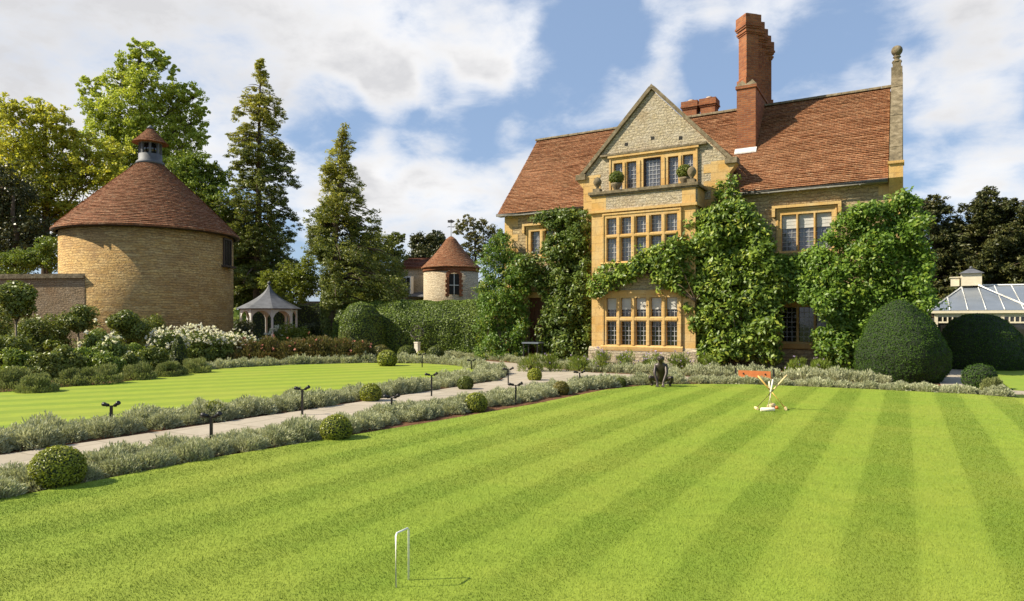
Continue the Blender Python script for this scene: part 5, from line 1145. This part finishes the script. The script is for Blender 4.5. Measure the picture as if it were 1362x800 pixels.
def bush(name, label, cat, u, v, wpx, hpx, mat, leaf=.07, n=5000, group=None, asp=.5, stem_px=0, blossoms=None, d=None, lump=5, core=True, spiky=False):
    """a rounded shrub; (u, v) is where its foot meets the ground, sizes in photo pixels turned into metres at that distance"""
    d = d or H * F / (v - HZ); c = D(u, HZ, d); c.z = 0; t = thing(name, label, cat, tuple(c), group); w_ = wpx / F * d / 2; h = hpx / F * d; sh = stem_px / F * d; ch_ = (h - sh) / 2
    k = max(4, lump * 3); s = sph(k)
    if not stem_px: lowm = s[:, 2] < .1; s[lowm, :2] = norm(s[lowm, :2]) * rng.uniform(.6, 1, (lowm.sum(), 1)); s[:, 2] = np.maximum(s[:, 2], -.85)
    C = np.array(c) + np.array([0, 0, sh + ch_]) + s * np.array([w_, w_, ch_]) * .62 * rng.uniform(.6, 1.05, (k, 1)); rc = min(w_, ch_) * .50
    per = n // k; P, nn = clumps(C, rng.uniform(.75, 1.2, k) * rc, per, .95, .3); ok = P[:, 2] > .02; P, nn = P[ok], nn[ok]
    if not stem_px:
        m3 = n // 3; aa_ = rng.uniform(0, 2 * math.pi, m3); rr_ = w_ * rng.uniform(.45, .98, m3) ** .5 * .97; S3 = np.stack([np.cos(aa_), np.sin(aa_), .2 + 0 * aa_], 1); P3 = np.array([c.x, c.y, 0]) + S3 * rr_[:, None]; P3[:, 2] = rng.uniform(.02, .42, m3) * h; P = np.vstack([P, P3]); nn = np.vstack([nn, S3])
    if spiky: leaf_mesh('foliage', P, nn, leaf, asp, mat, .6, parent=t, dirs=nn * .6 + np.array([0, 0, .9]))
    else: leaf_mesh('foliage', P, nn, leaf, asp, mat, .7, parent=t, droop=.15)
    mb = MB(); fz = lambda x: Vector((x[0], x[1], max(.02, x[2])))
    if stem_px: mb.tube([c, c + Vector((.02, 0, sh * .5)), c + Vector((0, 0, sh + ch_ * .7))], [.045, .035, .025], 7); o_ = c + Vector((0, 0, sh))
    else: o_ = c + Vector((0, 0, .02))
    for x in C: mb.tube([o_, o_.lerp(fz(x), .5) + Vector((0, 0, .04)), fz(x)], [.02, .014, .006], 4, 0, False)
    mb.build('stem', 'bark_pale' if stem_px else 'stem', t)
    if blossoms:
        m_, nb_, sz = blossoms; i = rng.choice(len(P), nb_); s2 = sph(nb_); s2[:, 2] = np.abs(s2[:, 2]); q = np.array([c.x, c.y, sh + ch_]) + s2 * np.array([w_, w_, ch_]) * rng.uniform(.85, 1.08, (nb_, 1)) if not spiky else P[i] + np.array([0, 0, .1])
        q = q + rng.normal(0, .03, q.shape); P2 = np.repeat(q, 7, axis=0) + rng.normal(0, sz * .28, (nb_ * 7, 3)); o = leaf_mesh('blossoms', P2, rng.normal(0, 1, P2.shape) + np.array([-.3, -.6, .6]), sz, .85, m_, .6, parent=t, fold=.3); o['kind'] = 'stuff'
    return t
# left bed: standard trees, shrubs and cushions
bush('standard_tree', 'lollipop tree with round leafy crown on a slim pale stem at the far left edge', 'tree', 21, 495, 50, 132, 'shrub', .10, 8000, None, .55, 62)
bush('standard_tree', 'small lollipop tree on a thin stem in front of the garden wall end', 'tree', 104, 486, 44, 84, 'shrub', .09, 6000, None, .55, 42)
bush('standard_tree', 'dark bushy lollipop tree at the left foot of the dovecote', 'tree', 172, 488, 62, 80, 'shrub', .10, 7500, None, .55, 24)
bush('standard_tree', 'low lime leafed lollipop shrub between the two pale stems', 'tree', 71, 491, 26, 40, 'shrub_yellow', .09, 1800, None, .55, 20)
bush('spreading_bush', 'flat topped pale leafy bush under the leftmost lollipop tree', 'shrub', 5, 490, 60, 32, 'midgreen', .10, 2600, None, .5, 10)
for (u, v, w_, h, m_, lb) in ((48, 488, 60, 78, 'shrub', 'deep green mixed bush behind the stem of the leftmost lollipop tree'), (70, 482, 46, 72, 'shrub', 'dark bush against the garden wall left of the small lollipop tree'), (130, 492, 40, 66, 'rose', 'rose bush with a few pale blooms between two lollipop trees'),
                              (200, 478, 50, 68, 'shrub', 'dark leafy bush left of the white roses'), (10, 500, 70, 60, 'shrub', 'dark low bush at the extreme left of the bed'), (92, 496, 60, 34, 'midgreen', 'green perennials under the small lollipop tree'), (180, 492, 44, 36, 'midgreen', 'bright leafy perennials below the dark bushy lollipop tree'), (150, 497, 50, 50, 'rose', 'tall mixed perennial clump in the middle of the left bed')):
    bush('bed_shrub', lb, 'shrub', u, v, w_, h, m_, .09, 5200, None, .5, 0, ('petal', 9, .10) if m_ == 'rose' else None)
for (u, v, w_, h, m_, lb) in ((30, 505, 60, 44, 'midgreen', 'leafy green bush low in the left bed below the first lollipop stem'), (60, 505, 50, 40, 'shrub', 'dark filler bush behind the forward grey cushion'), (84, 503, 50, 44, 'shrub', 'dark green bush behind the low cushions in the left bed'), (112, 500, 44, 40, 'midgreen', 'leafy bush behind the widest cushion bush'),
                              (150, 503, 50, 36, 'midgreen', 'leafy bush right of the widest cushion bush'), (205, 496, 44, 40, 'shrub', 'dark bush left of the cone topiary'), (175, 500, 44, 30, 'shrub', 'low dark bush between cushion bushes'), (40, 474, 90, 92, 'shrub', 'tall dark shrub mass against the garden wall'), (85, 474, 70, 70, 'shrub', 'wide dark shrub by the end of the garden wall'), (130, 476, 60, 62, 'rose', 'rose shrub under the left lit side of the dovecote'),
                              (-10, 485, 70, 110, 'shrub', 'tall shrub cut by the left frame edge'), (300, 470, 50, 34, 'shrub', 'dark shrub against the right foot of the dovecote wall')):
    bush('bed_shrub', lb, 'shrub', u, v, w_, h, m_, .09, 5200, None, .5, 0, ('petal', 12, .07) if m_ == 'rose' else None)
cush = [(20, 520, 52, 28, 'dark edged cushion bush at the left end of the round lawn edge'), (50, 523, 38, 24, 'rounded grey cushion bush standing forward of the bed edge'), (96, 514, 34, 22, 'low cushion bush below the small lollipop tree'), (130, 512, 46, 28, 'widest grey green cushion bush at the bed edge'),
        (185, 506, 34, 22, 'grey green cushion bush below the dark lollipop tree'), (222, 502, 26, 18, 'dark small cushion bush left of the cone topiary'), (235, 500, 22, 18, 'pale round cushion bush at the foot of the cone topiary'), (259, 497, 32, 20, 'yellow green cushion bush in front of the white roses')]
for u, v, w_, h, lb in cush: bush('cushion_bush', lb, 'shrub', u, v, w_ * 1.35, h * 1.15, 'santolina', .07, 4200, 'cushion bushes along the left bed', .25, spiky=True)
for (u, v, w_, h, nb_, lb) in ((222, 484, 44, 52, 60, 'white rose bush nearest the left part of the dovecote'), (262, 480, 54, 52, 90, 'largest white rose bush thick with bloom below the dovecote wall'), (300, 478, 50, 40, 70, 'lower white rose bush below the right part of the dovecote'), (330, 476, 36, 28, 26, 'sparse white rose bush right of the dovecote foot'), (165, 478, 30, 56, 34, 'white rose bush glimpsed behind the dark lollipop tree')):
    bush('rose_bush', lb, 'rose bush', u, v + 4, w_ * 1.2, h, 'rose', .085, 5600, 'white rose bushes below the dovecote', .55, 0, ('petal', int(nb_ * 1.9), .065))
for (u, v, w_, h, lb) in ((505, 470, 26, 46, 'white rose bush in front of the big clipped bush'), (385, 468, 60, 38, 'pale rose bush in front of the lime shrub'), (534, 468, 24, 40, 'white rose bush left of the sundial')):
    bush('rose_bush', lb, 'rose bush', u, v, w_, h, 'rose', .09, 3600, 'white rose bushes near the hedge', .55, 0, ('petal', 22, .13))
bush('lime_shrub', 'rounded lime yellow shrub right of the gazebo', 'shrub', 393, 462, 46, 50, 'shrub_yellow', .10, 6000, None, .6, d=33)
bush('dark_shrub', 'dark evergreen shrub between lime shrub and ivy clad trunk', 'shrub', 414, 462, 34, 48, 'yewtree', .10, 4000, None, .5, d=34)
bush('dark_shrub', 'dark low shrub at the right foot of the dovecote before the gazebo', 'shrub', 322, 466, 40, 44, 'yewtree', .10, 4000, None, .5)
bush('grey_shrub', 'wispy grey green shrub in front of the big clipped bush', 'shrub', 466, 474, 44, 42, 'santolina', .13, 3600, None, .2, spiky=True)
for i, (u, w_, h, lb) in enumerate(((292, 40, 20, 'russet perennial clump at the left end of the long bed'), (328, 54, 32, 'russet perennial clump below the dark shrub'), (358, 54, 36, 'red flecked perennial clump below the gazebo'), (392, 54, 36, 'bronze perennial clump below the lime shrub'),
                                    (425, 50, 38, 'red topped perennial clump left of the ivy clad trunk foot'), (455, 46, 34, 'brownish perennial clump right of the ivy clad trunk foot'), (480, 36, 30, 'pinkish perennial clump beside the small dark box ball'))):
    bush('perennial_clump', lb, 'perennial', u, 482.5, w_, h, 'sedum', .085, 5200, 'russet perennials in the long bed', .4, 0, ('petal_pink', 26, .07), lump=8, spiky=True)
for i, (u, lb) in enumerate(((800, 'mauve flowering clump under the left part of the bay window'), (832, 'mauve flowering clump under the middle of the bay window'), (868, 'mauve flowering clump behind the crouching statue'), (905, 'green and mauve clump at the right corner of the bay'),
                             (770, 'fresh green clump left of the bay plinth'), (940, 'green clump below the magnolia climber'), (1060, 'green clump under the lower right window'), (1090, 'pale flowering clump beside the lower right window wall'), (732, 'green clump at the foot of the glossy climber'), (705, 'spiky green clump below the small stone table'))):
    bush('perennial_clump', lb, 'perennial', u, 492, 36, 26 if i > 3 else 30, 'midgreen', .13, 800, 'perennials at the foot of the house', .12, 0, ('petal_purple', 40 if i < 4 else 6, .035), d=21.0 if u < 1000 else 19.5, lump=4, spiky=True)
bush('grey_shrub', 'pale grey green bush at the right end of the lavender edging', 'shrub', 1318, 522, 26, 26, 'santolina', .05, 3000, None, .25, spiky=True)
bush('grey_shrub', 'low silvery bush in front of the pale bush at the end of the edging', 'shrub', 1328, 528, 30, 17, 'lavender', .05, 2600, None, .2, spiky=True)

for (u, v, w_, h, m_, nb_, lb) in ((0, 478, 60, 70, 'midgreen', 0, 'light green leafy shrub behind the leftmost lollipop stem'), (60, 470, 60, 86, 'shrub', 0, 'tall evergreen against the middle of the garden wall'), (118, 470, 50, 78, 'shrub', 0, 'evergreen shrub covering the end of the garden wall'), (152, 474, 44, 74, 'midgreen', 0, 'tall leafy shrub left of the dark lollipop tree'),
                                 (196, 472, 44, 66, 'shrub', 0, 'tall dark shrub behind the dark lollipop tree'), (350, 476, 54, 26, 'rose', 30, 'blooming shrub rose in front of the gazebo'), (275, 470, 50, 56, 'rose', 60, 'taller rose behind the largest white rose'), (318, 478, 44, 40, 'rose', 50, 'white rose reaching past the right edge of the dovecote')):
    bush('rose_bush' if nb_ else 'bed_shrub', lb, 'rose bush' if nb_ else 'shrub', u, v, w_, h, m_, .085, 5600, None, .5, 0, ('petal', nb_, .065) if nb_ else None)

# balcony pots
for u, v, lb in ((820, 237, 'round leafy shrub in a stone urn on the left of the balcony'), (911, 229, 'round leafy shrub in a stone urn on the right of the balcony')):
    Yp = YB + .55; x, z = W(u, v, Yp); t = thing('potted_shrub', lb, 'potted plant', (x, Yp, ZP + .0 - .40), 'potted shrubs on the balcony'); zb_ = ZP - .62
    mb = MB(); mb.lathe([(.12, 0), (.13, .05), (.06, .12), (.09, .2), (.19, .36), (.21, .42), (.17, .42)], (x, Yp, z - .62), 18); mb.box(x - .16, x + .16, Yp - .16, Yp + .16, ZS + .251, z - .621); mb.build('urn', 'coping', t)
    s = sph(2600); P = np.array([x, Yp, z]) + s * rng.uniform(.7, 1.05, (2600, 1)) * np.array([.27, .27, .24]); leaf_mesh('foliage', P, s, .055, .6, 'shrub', .7, parent=t)
    mb = MB(); mb.tube([(x, Yp, z - .25), (x, Yp, z + .1)], .02, 6); mb.build('stem', 'stem', t)

# ============================================================ GARDEN OBJECTS
# path spotlights
lt_ = [(148, 578, 535, 'nearest two headed spotlight, standing in lavender on the round lawn side'), (281, 598, 549, 'near two headed spotlight among lavender on the big lawn side'), (402, 553, 514, 'two headed spotlight by the round lawn between two box balls'),
       (521, 557, 525, 'two headed spotlight on the big lawn side right of the medium box ball'), (574, 528, 496, 'two headed spotlight by the round lawn near the small dark box ball'), (686, 538, 509, 'two headed spotlight between the bright box ball and the bronze tinted one'),
       (676, 513, 489, 'two headed spotlight left of the light green box ball at the path junction'), (771, 518, 493, 'two headed spotlight right of the bronze box ball before the corner'), (561.5, 490, 470, 'spotlight post in front of the stone sundial pedestal'), (627, 493, 478, 'small spotlight post behind the round lawn'), (696, 491, 483, 'tiny spotlight post across the path junction near the house')]
for i, (u, vb, vt, lb) in enumerate(lt_):
    g = G(u, vb); d = H * F / (vb - HZ); h = (vb - vt) / F * d; t = thing('path_spotlight', lb, 'garden light', tuple(g), 'path spotlights'); hz_t = g.z + h
    mb = MB(); mb.box(g.x - .015, g.x + .015, g.y - .015, g.y + .015, -.02, h - .05, 0, .5); mb.build('post', 'black', t)
    mb = MB(); mb.tube([(g.x - .07, g.y - .03, h - .055), (g.x + .07, g.y + .03, h - .055)], .014, 6); mb.build('bracket', 'black', t)
    for s_ in (-1, 1):
        c = Vector((g.x + s_ * .058, g.y + s_ * .025, h - .04)); dr_ = Vector((s_ * .8, s_ * .15, .45 if s_ > 0 else .08)).normalized()
        mb = MB(); mb.tube([c - dr_ * .03, c - dr_ * .025, c + dr_ * .035, c + dr_ * .04, c + dr_ * .075], [.012, .02, .023, .028, .03], 10); mb.build('lamp_head', 'black', t)
# croquet hoop
a, b_ = G(526.5, 789.5), G(543.5, 779.5); h = .33
tz = thing('croquet_hoop', 'white metal croquet hoop standing in the foreground of the striped lawn', 'croquet hoop', tuple(a)); mb = MB(); a.z = b_.z = .02
zu = Vector((0, 0, h)); 
mb.tube([a, a + zu * .96, a + zu * 1.0 + (b_ - a) * .08, b_ + zu * 1.0 - (b_ - a) * .08, b_ + zu * .96, b_], .0058, 8); mb.build('hoop', 'white', tz)
# mallets
CM = G(1025, 548); dM = H * F / 122; rt_ = Vector((math.cos(YAW), math.sin(YAW), 0)); fw_ = Vector((-math.sin(YAW), math.cos(YAW), 0))
def mallet(label, ub, vb, ut, vt, db, dt, wood, head, hl_=.26, hr=.045, headdir=0.2):
    bs = D(ub, vb, dM + db); tp = D(ut, vt, dM + dt); bs.z = hr + .03; t = thing('croquet_mallet', label, 'croquet mallet', (bs.x, bs.y, .03), 'croquet mallets propped together')
    mb = MB(); hd = (rt_ * math.cos(headdir) + fw_ * math.sin(headdir)); mb.tube([bs - hd * hl_ / 2, bs - hd * (hl_ / 2 - .01), bs + hd * (hl_ / 2 - .01), bs + hd * hl_ / 2], [hr * .85, hr, hr, hr * .85], 14); mb.build('head', head, t)
    mb = MB(); mb.tube([bs, bs.lerp(tp, .55)], [.011, .011], 8); mb.tube([bs.lerp(tp, .55), bs.lerp(tp, .58), tp], [.011, .014, .014], 8, 1); mb.build('shaft', [wood, wood], t)
mallet('honey coloured mallet leaning up to the left with its head at the right', 1045, 548, 1008, 500, .0, .15, 'wood_honey', 'wood', .2, .026, 1.2)
mallet('yellow mallet leaning up to the right with its head at the left', 1006, 545, 1047, 499, .05, -.05, 'wood', 'wood', .2, .026, 1.4)
mallet('near upright mallet with wide bleached white head in front', 1021, 548, 1028, 505, -.18, -.02, 'wood_white', 'wood_white', .24, .034, .05)
mallet('second pale upright mallet half hidden behind the white headed one', 1026, 544, 1023, 508, .2, .05, 'wood_white', 'wood', .24, .045, .9)
for u, v, m_, lb in ((1033, 547, 'red', 'red croquet ball at the foot of the mallets'), (1028, 543, 'yellow', 'yellow croquet ball between the mallet shafts')):
    g = G(u, v); mb = MB(); mb.ball((g.x, g.y, .060), .030, 20, 14, 0); o = mb.build('croquet_ball', m_); tag(o, lb, 'croquet ball')
# orange wooden rack
t0_ = G(1003, 515); Yr = 18.35; xl_, xr_2 = W(982, 500, Yr)[0], W(1025, 500, Yr)[0]; zt_ = W(1003, 493.5, Yr)[1]
t = thing('wooden_rack', 'low orange wooden bench rack between dark posts behind the lavender edging', 'bench', ((xl_ + xr_2) / 2, Yr, 0))
mb = MB(); mb.box(xl_, xr_2, Yr, Yr + .035, zt_ - .22, zt_); mb.build('front_board', 'orange', t); mb = MB(); mb.box(xl_, xr_2, Yr + .04, Yr + .34, zt_ - .25, zt_ - .215); mb.build('seat', 'orange', t)
for x in (xl_ - .09, xr_2 + .05):
    mb = MB(); mb.box(x, x + .04, Yr + .0, Yr + .05, 0, zt_ + .06); mb.build('leg', 'black', t); mb = MB(); mb.box(x, x + .04, Yr + .30, Yr + .35, 0, zt_ - .16); mb.build('leg', 'black', t)
mb = MB(); 
for x in (xl_ + .13, xr_2 - .13): mb.ball((x, Yr - .004, zt_ - .08), .022, 8, 6)
mb.build('bolt', 'black', t)
# small stone table by the left climber
Yt = 22.9; xt, zt_ = W(709, 459, Yt)
t = thing('garden_table', 'small pale garden table in shade between the two left climbers', 'table', (xt, Yt, 0)); mb = MB(); mb.box(xt - .36, xt + .36, Yt - .25, Yt + .25, .70, .75); mb.build('table_top', 'greyroof', t)
for sx in (-.3, .3):
    for sy in (-.2, .2): mb = MB(); mb.box(xt + sx - .02, xt + sx + .02, Yt + sy - .02, Yt + sy + .02, 0, .699); mb.build('leg', 'black', t)
# armillary sundial
dS = 28.3; S = D(555, HZ, dS); S.z = 0; t = thing('armillary_sundial', 'dark ring sundial on a square pale stone pedestal in front of the hedge', 'sundial', tuple(S)); zp = D(555, 455, dS).z
mb = MB(); mb.box(S.x - .14, S.x + .14, S.y - .14, S.y + .14, 0, .12); mb.box(S.x - .09, S.x + .09, S.y - .09, S.y + .09, .12, zp - .05); mb.box(S.x - .105, S.x + .105, S.y - .105, S.y + .105, zp - .05, zp); mb.build('pedestal', 'palestone', t)
rr = .3; cz_ = zp + rr + .08
def ringm(nrm_, rad, th, nm):
    nrm_ = Vector(nrm_).normalized(); a = nrm_.orthogonal().normalized(); b = nrm_.cross(a); mb = MB(); pts = [Vector((S.x, S.y, cz_)) + (a * math.cos(2 * math.pi * k / 32) + b * math.sin(2 * math.pi * k / 32)) * rad for k in range(33)]; mb.tube(pts, th, 6); mb.build(nm, 'bronze', t)
ringm((.1, 1, .1), rr, .011, 'ring'); ringm((1, .2, 0), rr * .97, .009, 'ring'); ringm((.25, -.6, .75), rr * .94, .014, 'ring')
mb = MB(); mb.tube([(S.x + .1, S.y - .26, cz_ - .24), (S.x - .1, S.y + .26, cz_ + .24)], .012, 6); mb.tube([(S.x, S.y, zp), (S.x, S.y, cz_ - rr)], [.05, .025], 8); mb.build('gnomon', 'bronze', t)

# crouching bronze figure
def skin(name, verts, edges, rad, mat, parent, sub=2):
    me = bpy.data.meshes.new(name); me.from_pydata(verts, edges, []); o = bpy.data.objects.new(name, me); COL.objects.link(o); o.parent = parent
    m = o.modifiers.new('s', 'SKIN'); m.use_smooth_shade = True; sv = me.skin_vertices[0] if me.skin_vertices else None
    if sv is None:
        bpy.context.view_layer.objects.active = o
        me.attributes.new; 
    for i, r_ in enumerate(rad): me.skin_vertices[0].data[i].radius = (r_, r_) if not isinstance(r_, tuple) else r_
    me.skin_vertices[0].data[0].use_root = True
    s_ = o.modifiers.new('u', 'SUBSURF'); s_.levels = s_.render_levels = sub; me.materials.append(M[mat]); return o
sp_ = G(877, 516.5); st_ = thing('crouching_statue', 'dark bronze statue of a crouching child leaning on its hands at the far lawn edge', 'statue', (sp_.x, sp_.y + .12, .03))
V = []; E = []; RD_ = []
def jn(p, r_, par=None): V.append(p); RD_.append(r_); (E.append((par, len(V) - 1)) if par is not None else None); return len(V) - 1
pel = jn((0, .13, .15), .085); sp1 = jn((0, .08, .25), .09, pel); sp2 = jn((0, .01, .36), .105, sp1); chs = jn((0, -.04, .44), .09, sp2); nk = jn((0, -.07, .50), .036, chs); 
hd1 = jn((0, -.085, .545), .058, nk); hd2 = jn((0, -.09, .60), .088, hd1); hd3 = jn((0, -.085, .655), .062, hd2)
jn((0, -.175, .585), .011, hd2)
for s in (-1, 1):
    jn((s * .082, -.075, .59), .014, hd2)
    sh = jn((s * .105, -.035, .45), .043, chs); el = jn((s * .125, -.13, .29), .036, sh); wr = jn((s * .06, -.19, .10), .026, el); pm = jn((s * .06, -.21, .045), .024, wr)
    for k in range(4):
        f1 = jn((s * (.045 + k * .016) - s * .008, -.245, .028), .0075, pm); jn((s * (.04 + k * .021) - s * .008, -.275 + abs(k - 1.5) * .006, .010), .0062, f1)
    f1 = jn((s * .03, -.215, .03), .008, pm); jn((s * .015, -.235, .012), .007, f1)
    hp = jn((s * .075, .12, .13), .062, pel); kn_ = jn((s * .235, -.04, .20), .046, hp); sn_ = jn((s * .21, .02, .11), .036, kn_); ak = jn((s * .18, .06, .04), .026, sn_); jn((s * .20, -.03, .022), .026, ak)
skin('body', V, E, RD_, 'bronze', st_) if False else None
def skin2():
    me = bpy.data.meshes.new('body'); me.from_pydata(V, E, []); o = bpy.data.objects.new('body', me); COL.objects.link(o); o.parent = st_
    m = o.modifiers.new('s', 'SKIN'); m.use_smooth_shade = True
    if not me.skin_vertices:
        import bmesh; bm = bmesh.new(); bm.from_mesh(me); lay = bm.verts.layers.skin.verify(); bm.verts.ensure_lookup_table()
        for i, v in enumerate(bm.verts): v[lay].radius = (RD_[i], RD_[i]); v[lay].use_root = i == 0
        bm.to_mesh(me); bm.free()
    else:
        for i, r_ in enumerate(RD_): me.skin_vertices[0].data[i].radius = (r_, r_); me.skin_vertices[0].data[i].use_root = i == 0
    u_ = o.modifiers.new('u', 'SUBSURF'); u_.levels = u_.render_levels = 2; me.materials.append(M['bronze'])
skin2()
st_.scale = (1.12, 1.12, 1.12); st_.rotation_euler = (0, 0, R(14))
mb = MB()
for s in (-1, 1): mb.ball((sp_.x + s * .03, sp_.y + .12 - .16, .03 + .61), .012, 8, 6)
e_ = mb.build('eyes', 'bronze', st_)

# ============================================================ GRASS BLADES ON THE BIG LAWN
def blades(poly, n, hgt, wd, mat, fade, name, label):
    P = np.zeros((0, 2)); lo = np.min(poly, 0); hi = np.max(poly, 0)
    while len(P) < n:
        q = rng.uniform(lo, hi, (n * 2, 2)); d = -math.sin(YAW) * q[:, 0] + math.cos(YAW) * q[:, 1]; s = math.cos(YAW) * q[:, 0] + math.sin(YAW) * q[:, 1]
        k = in_poly(q, poly) & (d > 2.9) & (np.abs(s) < d * .80 + .4) & (rng.random(len(q)) < np.clip((fade / np.maximum(d, 1)) ** 2, 0, 1)); P = np.vstack([P, q[k]])
    P = P[:n]; dd = -math.sin(YAW) * P[:, 0] + math.cos(YAW) * P[:, 1]; sc = np.clip(dd / fade, 1, 2.0)
    a = rng.uniform(0, 2 * math.pi, n); h = hgt * rng.uniform(.5, 1.3, n); w_ = wd * sc * rng.uniform(.7, 1.3, n)
    st_ = np.sign(np.sin((P[:, 0] - .07) * math.pi / .45)); lean = np.stack([rng.normal(0, .35, n), st_ * .45 + rng.normal(0, .35, n)], 1)
    V = np.empty((n, 3, 3)); z0 = .035
    V[:, 0] = np.stack([P[:, 0] - np.cos(a) * w_, P[:, 1] - np.sin(a) * w_, np.full(n, z0 - .002)], 1); V[:, 1] = np.stack([P[:, 0] + np.cos(a) * w_, P[:, 1] + np.sin(a) * w_, np.full(n, z0 - .002)], 1)
    V[:, 2] = np.stack([P[:, 0] + lean[:, 0] * h, P[:, 1] + lean[:, 1] * h, z0 + h], 1)
    me = bpy.data.meshes.new(name); me.vertices.add(3 * n); me.vertices.foreach_set('co', V.ravel()); me.loops.add(3 * n); me.loops.foreach_set('vertex_index', np.arange(3 * n, dtype=np.int32))
    me.polygons.add(n); me.polygons.foreach_set('loop_start', np.arange(0, 3 * n, 3, dtype=np.int32)); me.polygons.foreach_set('loop_total', np.full(n, 3, np.int32)); me.materials.append(M[mat]); me.update(calc_edges=True)
    o = bpy.data.objects.new(name, me); COL.objects.link(o); tag(o, label, 'grass', kind='stuff')
blades(np.array(LAWN), 620000, .012, .0016, 'lawn', 5.0, 'grass_blades', 'short mown grass blades of the big striped lawn')
